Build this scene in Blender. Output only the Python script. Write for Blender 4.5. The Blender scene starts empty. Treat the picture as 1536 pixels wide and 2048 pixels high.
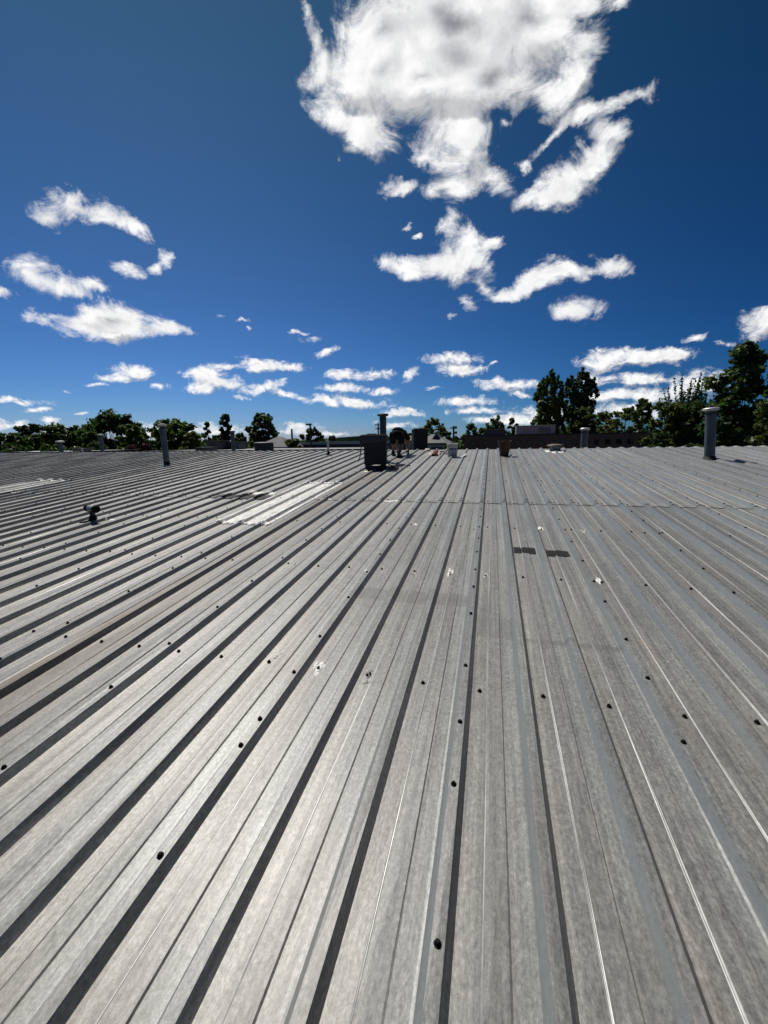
import bpy, math, random
import numpy as np
from mathutils import Vector, Matrix
R = math.radians
sc = bpy.context.scene
COL = sc.collection

# ------------------------------------------------------------------ camera
CAMZ = 7.0                                   # eye height above the ground
CAM = Vector((0, 0, CAMZ))
FPX, PCX, PCY = 838.0, 768.0, 1024.0
AX = Vector((0.96946912, -0.02676002, -0.24374891))   # world X seen from the camera (right, up, forward)
AY = Vector((0.24473762, 0.16748661, 0.955014))
AZ = Vector((-0.01526848, 0.9855111, -0.16892228))
cd = bpy.data.cameras.new('camera'); cam = bpy.data.objects.new('camera', cd); COL.objects.link(cam)
cd.sensor_fit = 'VERTICAL'; cd.sensor_height = 36; cd.lens = FPX/2048*36
cd.clip_start = 0.05; cd.clip_end = 5000
m = Matrix(((AX[0], AX[1], -AX[2]), (AY[0], AY[1], -AY[2]), (AZ[0], AZ[1], -AZ[2]))).to_4x4()
m.translation = CAM
cam.matrix_world = m
sc.camera = cam

# ------------------------------------------------------------------ light and view
SUN_EL, SUN_AZ = 56.0, -43.0                 # azimuth clockwise from +Y
sd = bpy.data.lights.new('sun', 'SUN'); sd.energy = 4.6; sd.angle = R(0.5); sd.color = (1, 0.96, 0.9)
sun = bpy.data.objects.new('sun', sd); COL.objects.link(sun)
S = Vector((math.sin(R(SUN_AZ))*math.cos(R(SUN_EL)), math.cos(R(SUN_AZ))*math.cos(R(SUN_EL)), math.sin(R(SUN_EL))))
sun.rotation_euler = (-S).to_track_quat('-Z', 'Y').to_euler()
sc.view_settings.view_transform = 'Standard'; sc.view_settings.look = 'None'
sc.view_settings.exposure = 0.0; sc.view_settings.gamma = 1; sc.view_settings.use_curve_mapping = False
sc.cycles.max_bounces = 6; sc.cycles.diffuse_bounces = 3; sc.cycles.glossy_bounces = 3; sc.cycles.transmission_bounces = 4

def ray(px, py):
    c = Vector((px-PCX, -(py-PCY), FPX)).normalized()
    return Vector((AX.dot(c), AY.dot(c), AZ.dot(c)))
def azel(px, py):
    r = ray(px, py); return math.atan2(r.x, r.y), math.asin(r.z)

# ------------------------------------------------------------------ sky with clouds (directions on the sky, world shader)
CLOUDS = [  # centre x, y, radii, turn, weight : cumulus pieces by the direction they stand in
 (900,40,215,150,0,1.55),(760,70,95,110,0,1.1),(1055,50,115,110,0,1.15),(1160,100,62,60,0,.9),(1175,5,60,40,0,.7),(700,150,100,75,0,1.0),
 (690,245,78,52,20,.9),(745,270,70,60,0,.9),(840,165,150,95,0,1.25),(985,150,140,85,0,1.25),(1100,190,70,55,0,.9),(1150,155,45,45,0,.8),
 (905,262,100,60,0,.75),(870,320,70,45,25,.7),(940,300,60,95,10,.8),(990,372,42,40,20,.65),(905,375,60,34,0,.65),(850,387,34,18,0,.55),
 (605,15,22,50,-12,.5),(622,75,18,48,-8,.5),(645,105,16,26,30,.45),(1235,5,30,26,0,.5),
 (1140,360,84,56,-30,.95),(1185,318,62,54,-20,.9),(1075,405,60,30,-5,.75),(1130,402,78,32,-8,.75),(1232,255,48,32,0,.85),
 (1240,207,90,22,-16,.5),(1285,200,42,20,0,.45),(1180,222,45,28,0,.6),(1112,262,60,20,-42,.55),(1045,330,24,22,0,.5),(1010,245,22,22,0,.45),
 (788,372,42,22,0,.75),(815,441,16,9,-30,.45),(836,465,15,9,0,.45),(676,325,9,16,0,.4),
 (903,430,30,42,-30,.65),(925,468,42,32,30,.7),(935,505,66,44,0,.85),(895,540,88,38,0,.85),(800,535,75,24,8,.75),(965,530,40,30,0,.7),(1085,555,60,24,-10,.8),(1185,540,45,20,-8,.7),(988,489,26,14,0,.5),
 (1128,543,90,32,-5,.8),(1060,570,70,27,-20,.75),(1000,592,48,15,-5,.65),(1228,537,42,26,0,.7),(965,570,34,18,30,.55),(940,603,28,18,30,.55),(908,627,12,8,0,.35),
 (1143,620,60,32,0,.9),(1536,640,68,42,-20,.95),(1392,675,32,11,0,.5),(1450,686,25,7,0,.4),
 (1270,713,118,21,0,.9),(1195,728,52,30,0,.8),(1345,712,62,22,0,.85),(1185,758,38,15,0,.6),(1275,758,105,15,0,.75),(1225,790,84,18,0,.8),(1310,792,70,24,0,.75),(1250,822,95,20,0,.75),(1390,770,70,40,0,.7),
 (98,420,52,34,10,.8),(150,405,66,26,20,.85),(210,420,62,25,28,.8),(258,446,46,22,38,.65),(140,388,20,15,40,.5),(110,455,24,12,0,.35),
 (245,526,38,16,28,.6),(297,530,20,13,0,.45),(322,516,20,20,0,.5),
 (75,558,80,36,4,.9),(155,574,56,20,0,.6),(195,566,30,14,0,.45),(8,600,48,15,10,.6),(82,641,48,15,-10,.5),
 (215,632,72,42,0,1.05),(170,650,86,28,0,.9),(268,645,92,32,20,.9),(335,662,48,18,10,.7),(225,662,95,22,0,.9),
 (266,742,44,17,0,.8),(232,757,42,10,0,.6),(320,774,24,10,0,.5),(190,771,32,5,0,.4),(132,786,16,6,0,.45),(290,750,30,9,0,.6),
 (40,802,75,10,4,.6),(72,820,38,6,0,.5),(158,828,22,6,0,.5),(20,850,70,12,0,.6),(100,840,26,10,0,.6),(300,862,90,18,0,.65),(120,860,60,12,0,.5),
 (405,747,50,14,0,.7),(430,762,64,24,6,.95),(395,778,44,12,0,.7),(465,772,30,10,0,.5),
 (450,733,52,8,0,.6),(520,731,52,17,3,.85),(580,733,46,12,0,.75),(530,775,62,15,-8,.8),(565,788,40,9,15,.65),(483,797,22,6,0,.5),
 (625,677,32,11,0,.6),(655,703,38,12,-20,.65),(437,638,24,5,0,.35),(480,642,20,5,0,.35),(493,658,12,4,0,.35),(605,665,14,5,0,.35),
 (690,752,52,15,0,.75),(756,748,40,13,0,.7),(688,777,56,12,0,.75),(765,783,36,10,0,.65),(650,801,52,13,0,.75),(718,806,72,14,0,.85),(800,826,60,12,0,.75),(822,750,24,12,-35,.5),
 (908,716,74,14,-3,.75),(925,739,66,16,0,.85),(990,725,16,5,0,.4),(1010,768,72,17,0,.85),(1040,790,30,7,0,.5),(870,777,24,5,0,.35),
 (925,803,72,13,0,.8),(955,822,78,10,0,.7),(985,840,76,11,0,.65),(1035,838,50,22,0,.7),(440,862,80,17,0,.65),(600,858,50,18,0,.65),(660,868,60,9,0,.55),(790,852,70,8,0,.5),(1100,830,60,24,0,.6),
]
world = bpy.data.worlds.new('World'); sc.world = world; world.use_nodes = True
wt = world.node_tree; wt.nodes.clear()
world.cycles.sampling_method = 'NONE'
def N(t, typ, **kw):
    n = t.nodes.new(typ)
    for k, v in kw.items(): setattr(n, k, v)
    return n
def mth(t, op, a, b=None, c=None, clamp=False):
    n = N(t, 'ShaderNodeMath', operation=op, use_clamp=clamp)
    for i, v in enumerate((a, b, c)):
        if v is None: continue
        if isinstance(v, (int, float)): n.inputs[i].default_value = v
        else: t.links.new(v, n.inputs[i])
    return n.outputs[0]
def mixc(t, f, a, b, blend='MIX'):
    n = N(t, 'ShaderNodeMix', data_type='RGBA', blend_type=blend)
    for i, v in ((0, f), (6, a), (7, b)):
        if isinstance(v, (int, float)): n.inputs[i].default_value = v
        elif isinstance(v, (tuple, list)): n.inputs[i].default_value = (*v, 1) if len(v) == 3 else v
        else: t.links.new(v, n.inputs[i])
    return n.outputs[2]
EL0 = azel(768, 688)[1]; ELW = azel(200, 697)[1]; AZT = azel(590, 400)[0]; AZL = azel(600, 800)[0]
def cumulus_field(name, a0, a1, e0, e1):
    # node group: the merged cumulus field at an azimuth/elevation, for one region of the sky
    g = bpy.data.node_groups.new(name, 'ShaderNodeTree')
    g.interface.new_socket('azel', in_out='INPUT', socket_type='NodeSocketVector')
    g.interface.new_socket('field', in_out='OUTPUT', socket_type='NodeSocketFloat')
    gi = N(g, 'NodeGroupInput'); go = N(g, 'NodeGroupOutput')
    acc = None
    for (cx, cy, rx, ry, rot, w) in CLOUDS:
        w = .32+.76*w
        a, e = azel(cx, cy)
        a2, e2 = azel(cx+6, cy); ax_ = math.hypot(a2-a, e2-e)/6; tilt = math.atan2(e2-e, a2-a)
        a3, e3 = azel(cx, cy-6); ay_ = math.hypot(a3-a, e3-e)/6
        r = max(rx*ax_, ry*ay_)*1.2+.06
        if a+r < a0 or a-r > a1 or e+r < e0 or e-r > e1: continue
        mp = N(g, 'ShaderNodeMapping', vector_type='TEXTURE')
        mp.inputs['Location'].default_value = (a, e, 0)
        mp.inputs['Rotation'].default_value = (0, 0, tilt-R(rot))
        mp.inputs['Scale'].default_value = (rx*ax_*1.13, ry*ay_*1.13, 1)
        g.links.new(gi.outputs[0], mp.inputs['Vector'])
        gr = N(g, 'ShaderNodeTexGradient', gradient_type='QUADRATIC_SPHERE'); g.links.new(mp.outputs[0], gr.inputs[0])
        acc = mth(g, 'MULTIPLY', gr.outputs['Fac'], w*w) if acc is None else mth(g, 'MULTIPLY_ADD', gr.outputs['Fac'], w*w, acc)
    g.links.new(mth(g, 'SQRT', acc), go.inputs[0])
    return g

tc = N(wt, 'ShaderNodeTexCoord')
sep = N(wt, 'ShaderNodeSeparateXYZ'); wt.links.new(tc.outputs['Generated'], sep.inputs[0])
dx, dy, dz = sep.outputs
az = mth(wt, 'ARCTAN2', dx, dy); el = mth(wt, 'ARCSINE', dz)
gdir = tc.outputs['Generated']
def noise(t, vec, scale, detail=4, rough=.55, dist=0, typ='FBM', out=0):
    n = N(t, 'ShaderNodeTexNoise', noise_dimensions='3D')
    n.noise_type = typ
    n.inputs['Scale'].default_value = scale; n.inputs['Detail'].default_value = detail
    n.inputs['Roughness'].default_value = rough; n.inputs['Distortion'].default_value = dist
    t.links.new(vec, n.inputs['Vector']); return n.outputs[out]
def scaled(sc_, add=None):
    m_ = N(wt, 'ShaderNodeVectorMath', operation='MULTIPLY_ADD'); wt.links.new(gdir, m_.inputs[0]); m_.inputs[1].default_value = (sc_, sc_, sc_*1.35)
    m_.inputs[2].default_value = add or (3.1, 1.7, .4); return m_.outputs[0]
def field(grp, vec):
    g = N(wt, 'ShaderNodeGroup'); g.node_tree = grp; wt.links.new(vec, g.inputs[0]); return g.outputs[0]
sky = N(wt, 'ShaderNodeTexSky', sky_type='NISHITA', sun_disc=False)
sky.sun_elevation = R(SUN_EL); sky.sun_rotation = R(SUN_AZ); sky.altitude = 300; sky.air_density = 1.0; sky.dust_density = 0.15; sky.ozone_density = 3.0
SKYB = 0.1
gm = N(wt, 'ShaderNodeGamma'); gm.inputs[1].default_value = 1.5
sk1 = mixc(wt, 1.0, sky.outputs[0], (.088, .088, .086), 'MULTIPLY'); wt.links.new(sk1, gm.inputs[0])
# deeper blue away from the sun, as in polarised clear air
cosg = N(wt, 'ShaderNodeVectorMath', operation='DOT_PRODUCT'); wt.links.new(tc.outputs['Generated'], cosg.inputs[0]); cosg.inputs[1].default_value = S
cg = mth(wt, 'MINIMUM', mth(wt, 'MAXIMUM', cosg.outputs['Value'], .2), .93); zc = mth(wt, 'MINIMUM', mth(wt, 'MAXIMUM', dz, 0.0), 1.0)
tint = N(wt, 'ShaderNodeCombineColor')
for i, (a_, b_, c_) in enumerate([(-3.232, 3.777, -1.526), (-1.573, 1.662, -.375), (-.709, 1.079, -1.047)]):
    wt.links.new(mth(wt, 'POWER', math.e, mth(wt, 'ADD', mth(wt, 'MULTIPLY', cg, b_), mth(wt, 'ADD', mth(wt, 'MULTIPLY', zc, c_), a_))), tint.inputs[i])
hz = mth(wt, 'POWER', math.e, mth(wt, 'MULTIPLY', zc, -22.0))
SKYC = mixc(wt, 1.0, mixc(wt, 1.0, gm.outputs[0], tint.outputs[0], 'MULTIPLY'), mixc(wt, hz, (1, 1, 1), (1.55, 1.12, 1.34)), 'MULTIPLY')
def background(col):
    c = mixc(wt, 1.0, col, (1/SKYB,)*3, 'MULTIPLY')
    b = N(wt, 'ShaderNodeBackground'); b.inputs['Strength'].default_value = SKYB; wt.links.new(c, b.inputs[0]); return b.outputs[0]
def maprange(v, a, b, smooth=False):
    n = N(wt, 'ShaderNodeMapRange', interpolation_type='SMOOTHSTEP' if smooth else 'LINEAR'); wt.links.new(v, n.inputs[0])
    n.inputs['From Min'].default_value = a; n.inputs['From Max'].default_value = b; return n.outputs[0]
upm = maprange(el, -.01, .02)
def cloudy(grp, k_):
    """k_ : how fine the cloud detail is (distant clouds look smaller)"""
    wv = noise(wt, scaled(9*k_), 1, 7, .62, 0, 'FBM', 1)
    ws = N(wt, 'ShaderNodeSeparateXYZ'); wt.links.new(wv, ws.inputs[0])
    def warped(da, de):
        c = N(wt, 'ShaderNodeCombineXYZ')
        wt.links.new(mth(wt, 'ADD', mth(wt, 'MULTIPLY_ADD', ws.outputs[0], .10/k_, -.05/k_+da), az), c.inputs[0])
        wt.links.new(mth(wt, 'ADD', mth(wt, 'MULTIPLY_ADD', ws.outputs[1], .075/k_, -.0375/k_+de), el), c.inputs[1]); return c.outputs[0]
    F0 = field(grp, warped(0, 0)); F1 = field(grp, warped(-.014/k_, .034/k_))
    n1 = noise(wt, scaled(13*k_), 1, 10, .70, .6)
    n2 = noise(wt, scaled(13*k_, (3.1-.28, 1.7+.05, .4+.42)), 1, 6, .62, .6)
    n3 = noise(wt, scaled(6*k_), 1, 3, .5, 0)
    dens = mth(wt, 'ADD', mth(wt, 'MULTIPLY', F0, 2.1), mth(wt, 'SUBTRACT', mth(wt, 'MULTIPLY', n1, 4.8), 2.84))
    alpha = mth(wt, 'MULTIPLY', mth(wt, 'MULTIPLY', maprange(dens, -.22, 1.25, True), upm), maprange(F0, .01, .16))
    # shade: soft relief, greyer bases away from the sun, dark middle of the deepest cloud
    relief = maprange(mth(wt, 'SUBTRACT', n2, n1), -.16, .20, True)
    base = maprange(mth(wt, 'SUBTRACT', F1, F0), .02, .42, True)
    deep = maprange(mth(wt, 'ADD', F0, mth(wt, 'MULTIPLY', mth(wt, 'SUBTRACT', n3, .5), .55)), .98, 1.46, True)
    thin = maprange(dens, .15, .9, True)
    k = mth(wt, 'MULTIPLY', mth(wt, 'SUBTRACT', 1.0, mth(wt, 'MULTIPLY', mth(wt, 'MULTIPLY', relief, thin), .17)), mth(wt, 'SUBTRACT', 1.0, mth(wt, 'MULTIPLY', base, .36)))
    k = mth(wt, 'MULTIPLY', k, mth(wt, 'SUBTRACT', 1.0, mth(wt, 'MULTIPLY', deep, .58)))
    ccol = mixc(wt, maprange(k, .25, 1.0), (.15, .165, .20), (1.0, 1.0, 1.0))
    return background(mixc(wt, alpha, SKYC, ccol))
def mixs(f, a, b):
    n = N(wt, 'ShaderNodeMixShader'); wt.links.new(f, n.inputs[0]); wt.links.new(a, n.inputs[1]); wt.links.new(b, n.inputs[2]); return n.outputs[0]
east = mixs(mth(wt, 'GREATER_THAN', el, EL0), cloudy(cumulus_field('cumulus_low_east', AZT, 9, -1, EL0), 2.4), cloudy(cumulus_field('cumulus_high_east', AZT, 9, EL0, 9), 1.0))
west = mixs(mth(wt, 'GREATER_THAN', el, ELW), cloudy(cumulus_field('cumulus_low_west', -9, AZT, -1, ELW), 2.4), cloudy(cumulus_field('cumulus_high_west', -9, AZT, ELW, 9), 1.0))
clouds = mixs(mth(wt, 'GREATER_THAN', az, AZT), west, east)
inside = mth(wt, 'MULTIPLY', mth(wt, 'MULTIPLY', mth(wt, 'GREATER_THAN', el, -.02), mth(wt, 'LESS_THAN', el, 1.05)),
             mth(wt, 'MULTIPLY', mth(wt, 'GREATER_THAN', az, -1.35), mth(wt, 'LESS_THAN', az, .9)))
final = mixs(inside, background(SKYC), clouds)
wo = N(wt, 'ShaderNodeOutputWorld'); wt.links.new(final, wo.inputs[0])
#@@END_TOP
# ------------------------------------------------------------------ helpers
def tag(o, label=None, cat=None, group=None, kind=None):
    if label: o['label'] = label
    if cat: o['category'] = cat
    if group: o['group'] = group
    if kind: o['kind'] = kind
    return o
def link(o, parent=None, M=None):
    COL.objects.link(o)
    if parent is not None: o.parent = parent
    if M is not None:
        o.matrix_basis = (parent.matrix_basis.inverted() @ M) if parent is not None else M
    return o
def mesh(name, verts, faces, mats, parent=None, M=None, smooth=False, midx=None):
    me = bpy.data.meshes.new(name); me.from_pydata([tuple(v) for v in verts], [], faces)
    for mt in (mats if isinstance(mats, (list, tuple)) else [mats]): me.materials.append(mt)
    if midx is not None: me.polygons.foreach_set('material_index', midx)
    if smooth: me.polygons.foreach_set('use_smooth', [True]*len(me.polygons))
    me.update()
    return link(bpy.data.objects.new(name, me), parent, M)
def empty(name, loc=(0, 0, 0), rz=0, M=None):
    o = bpy.data.objects.new(name, None); o.empty_display_size = .2
    o.matrix_basis = M if M is not None else Matrix.Translation(Vector(loc)) @ Matrix.Rotation(rz, 4, 'Z')
    COL.objects.link(o); return o
class MB:
    """collects shapes, links them as one mesh"""
    def __init__(s): s.v = []; s.f = []; s.m = []
    def add(s, vs, fs, mi=0):
        o = len(s.v); s.v += [Vector(v) for v in vs]; s.f += [tuple(i+o for i in f) for f in fs]; s.m += [mi]*len(fs); return s
    def box(s, x0, x1, y0, y1, z0, z1, mi=0, bev=0.0, M=None):
        b = bev
        if b <= 0:
            vs = [(x, y, z) for z in (z0, z1) for y in (y0, y1) for x in (x0, x1)]
            fs = [(0, 2, 3, 1), (4, 5, 7, 6), (0, 1, 5, 4), (2, 6, 7, 3), (0, 4, 6, 2), (1, 3, 7, 5)]
        else:
            vs = []; fs = []
            def ring(z, i): return [(x0+i, y0+b, z), (x0+b, y0+i, z), (x1-b, y0+i, z), (x1-i, y0+b, z), (x1-i, y1-b, z), (x1-b, y1-i, z), (x0+b, y1-i, z), (x0+i, y1-b, z)]
            for z, i in ((z0, b*.8), (z0+b, 0), (z1-b, 0), (z1, b*.8)): vs += ring(z, i)
            for k in range(3):
                for j in range(8): fs.append((k*8+j, k*8+(j+1) % 8, k*8+8+(j+1) % 8, k*8+8+j))
            fs.append(tuple(range(7, -1, -1))); fs.append(tuple(range(24, 32)))
        if M is not None: vs = [M @ Vector(v) for v in vs]
        return s.add(vs, fs, mi)
    def tube(s, pts, rad, n=10, mi=0, cap=True):
        pts = [Vector(p) for p in pts]; rad = [rad]*len(pts) if isinstance(rad, (int, float)) else rad
        vs = []; fs = []; prev = None
        for i, p in enumerate(pts):
            d = (pts[min(i+1, len(pts)-1)]-pts[max(i-1, 0)])
            if d.length < 1e-9: d = Vector((0, 0, 1))
            d.normalize()
            u = d.orthogonal().normalized() if prev is None else (prev-d*prev.dot(d))
            if u.length < 1e-6: u = d.orthogonal()
            u.normalize(); w = d.cross(u); prev = u
            for k in range(n):
                a = 2*math.pi*k/n; vs.append(p+(u*math.cos(a)+w*math.sin(a))*rad[i])
        for i in range(len(pts)-1):
            for k in range(n): fs.append((i*n+k, i*n+(k+1) % n, (i+1)*n+(k+1) % n, (i+1)*n+k))
        if cap: fs.append(tuple(range(n-1, -1, -1))); fs.append(tuple(range((len(pts)-1)*n, len(pts)*n)))
        return s.add(vs, fs, mi)
    def lathe(s, prof, n=20, mi=0, M=None):
        vs = []; fs = []
        for (r, z) in prof:
            for k in range(n):
                a = 2*math.pi*k/n; vs.append(Vector((r*math.cos(a), r*math.sin(a), z)))
        for i in range(len(prof)-1):
            for k in range(n): fs.append((i*n+k, i*n+(k+1) % n, (i+1)*n+(k+1) % n, (i+1)*n+k))
        fs.append(tuple(range(n-1, -1, -1))); fs.append(tuple(range((len(prof)-1)*n, len(prof)*n)))
        if M is not None: vs = [M @ v for v in vs]
        return s.add(vs, fs, mi)
    def build(s, name, mats, parent=None, M=None, smooth=False):
        o = mesh(name, s.v, s.f, mats, parent, M, smooth, s.m)
        return o
def flat_shade_by_angle(o, ang=40):
    me = o.data
    me.polygons.foreach_set('use_smooth', [True]*len(me.polygons))
    me.set_sharp_from_angle(angle=R(ang)); return o

# ------------------------------------------------------------------ materials
def mat(name, base, rough=.6, metal=0.0, spec=.5):
    m = bpy.data.materials.new(name); m.use_nodes = True
    b = m.node_tree.nodes['Principled BSDF']
    b.inputs['Base Color'].default_value = (*base, 1); b.inputs['Roughness'].default_value = rough
    b.inputs['Metallic'].default_value = metal; b.inputs['Specular IOR Level'].default_value = spec
    return m
def P(m): return m.node_tree.nodes['Principled BSDF']
def ramp(t, v, stops):
    r = N(t, 'ShaderNodeValToRGB'); t.links.new(v, r.inputs[0]); cr = r.color_ramp
    while len(cr.elements) < len(stops): cr.elements.new(.5)
    for e, (p, c) in zip(cr.elements, stops):
        e.position = p; e.color = (*c, 1) if isinstance(c, tuple) else (c, c, c, 1)
    return r.outputs[0]
def texmap(t, scale, coord='Object', rot=(0, 0, 0)):
    c = N(t, 'ShaderNodeTexCoord'); mp = N(t, 'ShaderNodeMapping'); t.links.new(c.outputs[coord], mp.inputs[0])
    mp.inputs['Scale'].default_value = scale; mp.inputs['Rotation'].default_value = rot; return mp.outputs[0]
def bump(t, h, strength, dist=.01, prev=None):
    b = N(t, 'ShaderNodeBump'); b.inputs['Strength'].default_value = strength; b.inputs['Distance'].default_value = dist
    t.links.new(h, b.inputs['Height'])
    if prev: t.links.new(prev, b.inputs['Normal'])
    return b.outputs[0]
def noisy(name, c1, c2, scale=3, rough=.7, metal=0, bumpd=.0, spec=.5, stretch=(1, 1, 1), detail=6):
    m = mat(name, c1, rough, metal, spec); t = m.node_tree
    n = noise(t, texmap(t, stretch), scale, detail, .65)
    t.links.new(ramp(t, n, [(.3, c1), (.7, c2)]), P(m).inputs['Base Color'])
    if bumpd: t.links.new(bump(t, n, .6, bumpd), P(m).inputs['Normal'])
    return m

def roof_material(name, flank=False):
    """weathered galvanised steel; object coordinates are (across, up the slope, height)"""
    m = mat(name, (.4, .4, .4), .45, .8); t = m.node_tree; b = P(m)
    tcn = N(t, 'ShaderNodeTexCoord'); ob = tcn.outputs['Object']
    sx = N(t, 'ShaderNodeSeparateXYZ'); t.links.new(ob, sx.inputs[0]); X, V, H = sx.outputs
    oi = N(t, 'ShaderNodeObjectInfo')
    fine = noise(t, texmap(t, (1, .6, 1)), 85, 6, .8)
    mott = noise(t, texmap(t, (1, .45, 1)), 24, 7, .75)
    mid = noise(t, texmap(t, (1, .28, 1)), 7, 5, .65, .5)
    streak = noise(t, texmap(t, (20, .22, 1)), 2.4, 6, .7)
    broad = noise(t, texmap(t, (.8, .35, 1)), 1.1, 3, .55)
    val = mth(t, 'ADD', mth(t, 'MULTIPLY', fine, 1.55), mth(t, 'ADD', mth(t, 'MULTIPLY', mott, .55), mth(t, 'ADD', mth(t, 'MULTIPLY', mid, .30), mth(t, 'ADD', mth(t, 'MULTIPLY', streak, 1.1), mth(t, 'MULTIPLY', broad, .35)))))
    val = mth(t, 'ADD', mth(t, 'SUBTRACT', val, 1.93), mth(t, 'MULTIPLY', mth(t, 'SUBTRACT', oi.outputs['Random'], .5), .26))
    if flank: col = ramp(t, mth(t, 'ADD', val, .5), [(.1, (.16, .17, .17)), (.9, (.25, .262, .262))])
    else: col = ramp(t, mth(t, 'ADD', val, .5), [(.10, (.095, .096, .096)), (.5, (.216, .213, .203)), (.90, (.395, .387, .364))])
    # wear that follows the roll-formed profile: washed bright beside the ribs, dull rib crowns
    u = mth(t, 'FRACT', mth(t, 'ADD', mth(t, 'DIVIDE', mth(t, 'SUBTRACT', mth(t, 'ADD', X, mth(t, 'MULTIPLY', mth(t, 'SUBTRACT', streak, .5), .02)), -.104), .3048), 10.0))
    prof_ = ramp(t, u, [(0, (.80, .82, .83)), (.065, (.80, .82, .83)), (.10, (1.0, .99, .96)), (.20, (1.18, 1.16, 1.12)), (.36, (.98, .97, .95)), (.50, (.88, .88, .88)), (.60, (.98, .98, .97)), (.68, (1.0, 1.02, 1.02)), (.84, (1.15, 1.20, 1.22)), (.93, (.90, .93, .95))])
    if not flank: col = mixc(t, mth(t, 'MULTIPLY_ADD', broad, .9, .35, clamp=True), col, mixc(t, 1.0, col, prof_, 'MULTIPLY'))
    # brown dirt clouds
    dirt = noise(t, texmap(t, (1.2, .5, 1)), 1.7, 6, .6)
    col = mixc(t, mth(t, 'MULTIPLY', ramp(t, dirt, [(.50, 0.0), (.72, 1.0)]), .30), col, (.19, .155, .12))
    def band(c, lo, hi, soft):
        a = N(t, 'ShaderNodeMapRange', interpolation_type='SMOOTHSTEP'); t.links.new(c, a.inputs[0]); a.inputs['From Min'].default_value = lo-soft; a.inputs['From Max'].default_value = lo+soft
        d = N(t, 'ShaderNodeMapRange', interpolation_type='SMOOTHSTEP'); t.links.new(c, d.inputs[0]); d.inputs['From Min'].default_value = hi-soft; d.inputs['From Max'].default_value = hi+soft
        return mth(t, 'SUBTRACT', a.outputs[0], d.outputs[0])
    wob = mth(t, 'MULTIPLY', mth(t, 'SUBTRACT', mid, .5), .05)
    Xw = mth(t, 'ADD', X, wob); Vw = mth(t, 'ADD', V, mth(t, 'MULTIPLY', mth(t, 'SUBTRACT', mott, .5), .02))
    # rust-brown run-off down the pans below the coated panel and the heater
    rst = mth(t, 'MULTIPLY', band(Xw, -2.66, -2.50, .05), band(V, -3, 9.6, .4))
    rst2 = mth(t, 'MULTIPLY', band(Xw, -2.50, -2.25, .12), mth(t, 'MULTIPLY', band(V, -3, 9.6, .4), .5))
    rn = ramp(t, noise(t, texmap(t, (7, .5, 1)), 3, 6, .7), [(.30, .25), (.65, 1.0)])
    col = mixc(t, mth(t, 'MULTIPLY', mth(t, 'MULTIPLY', mth(t, 'MAXIMUM', rst, rst2), rn), .95), col, (.13, .10, .06))
    # a few small orange rust blooms
    vo = N(t, 'ShaderNodeTexVoronoi', feature='F1'); t.links.new(texmap(t, (1.6, .35, 1)), vo.inputs[0]); vo.inputs['Scale'].default_value = 1.3
    bl = mth(t, 'MULTIPLY', ramp(t, vo.outputs['Distance'], [(.0, 1.0), (.09, 0.0)]), ramp(t, mott, [(.48, 0.0), (.62, 1.0)]))
    col = mixc(t, mth(t, 'MULTIPLY', bl, .7), col, (.42, .20, .07))
    # darker rubbed bands left by old tape and sealer
    pb = band(Vw, 2.82, 3.02, .012); pm = mth(t, 'MULTIPLY', pb, band(X, -1.02, -.14, .012))
    qb = mth(t, 'MULTIPLY', band(Vw, 2.44, 2.70, .01), band(X, -.06, .165, .01))
    q2 = mth(t, 'MULTIPLY', band(Vw, 2.42, 2.47, .012), band(X, .2, .78, .01))
    j = mth(t, 'MULTIPLY', band(Vw, 5.98, 6.16, .03), .15)
    pm = mth(t, 'MAXIMUM', mth(t, 'MULTIPLY', mth(t, 'MAXIMUM', pm, q2), .55), mth(t, 'MAXIMUM', mth(t, 'MULTIPLY', qb, .38), j))
    col = mixc(t, mth(t, 'MULTIPLY', pm, .8, clamp=True), col, (.11, .107, .10))
    t.links.new(col, b.inputs['Base Color'])
    ro = mth(t, 'ADD', mth(t, 'MULTIPLY', mott, .22), .36 if not flank else .30)
    t.links.new(ro, b.inputs['Roughness'])
    b.inputs['Metallic'].default_value = .11 if not flank else .15
    b.inputs['Specular IOR Level'].default_value = .45 if not flank else .3
    nb = bump(t, fine, .25, .002); nb = bump(t, mid, .35, .004, nb)
    t.links.new(nb, b.inputs['Normal'])
    return m
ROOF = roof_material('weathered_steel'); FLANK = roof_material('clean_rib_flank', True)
BEND = noisy('polished_highlight_edge', (.22, .22, .215), (.34, .34, .33), 30, .46, .45)  # paler, shinier metal on sun-facing bends only, to put in their highlight line
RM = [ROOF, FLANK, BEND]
BLACK = noisy('black_rubber', (.004, .004, .005), (.012, .012, .012), 20, .8, spec=.15)
TAR = noisy('roof_tar', (.008, .008, .007), (.024, .022, .020), 30, .7, bumpd=.01, spec=.25)
GALV = noisy('galvanised_pipe', (.055, .068, .082), (.16, .18, .20), 9, .5, .55, stretch=(1, 1, .3))
GALVL = noisy('bright_cap_metal', (.40, .40, .38), (.62, .61, .58), 9, .45, .3)
DARKCAP = noisy('dark_cap_metal', (.02, .02, .02), (.06, .055, .05), 9, .6, .3)
PVC = noisy('white_plastic_pipe', (.50, .50, .48), (.66, .66, .64), 9, .5)
WHITEP = noisy('white_plastic', (.68, .68, .66), (.80, .80, .78), 14, .4)
CAULK = noisy('white_sealant', (.62, .61, .58), (.82, .81, .78), 60, .6, bumpd=.006)
GCAULK = noisy('grey_sealant', (.16, .155, .15), (.55, .54, .52), 70, .45, bumpd=.01)
UNIT = noisy('dark_unit_metal', (.010, .010, .011), (.022, .021, .021), 7, .55, .2)
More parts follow.
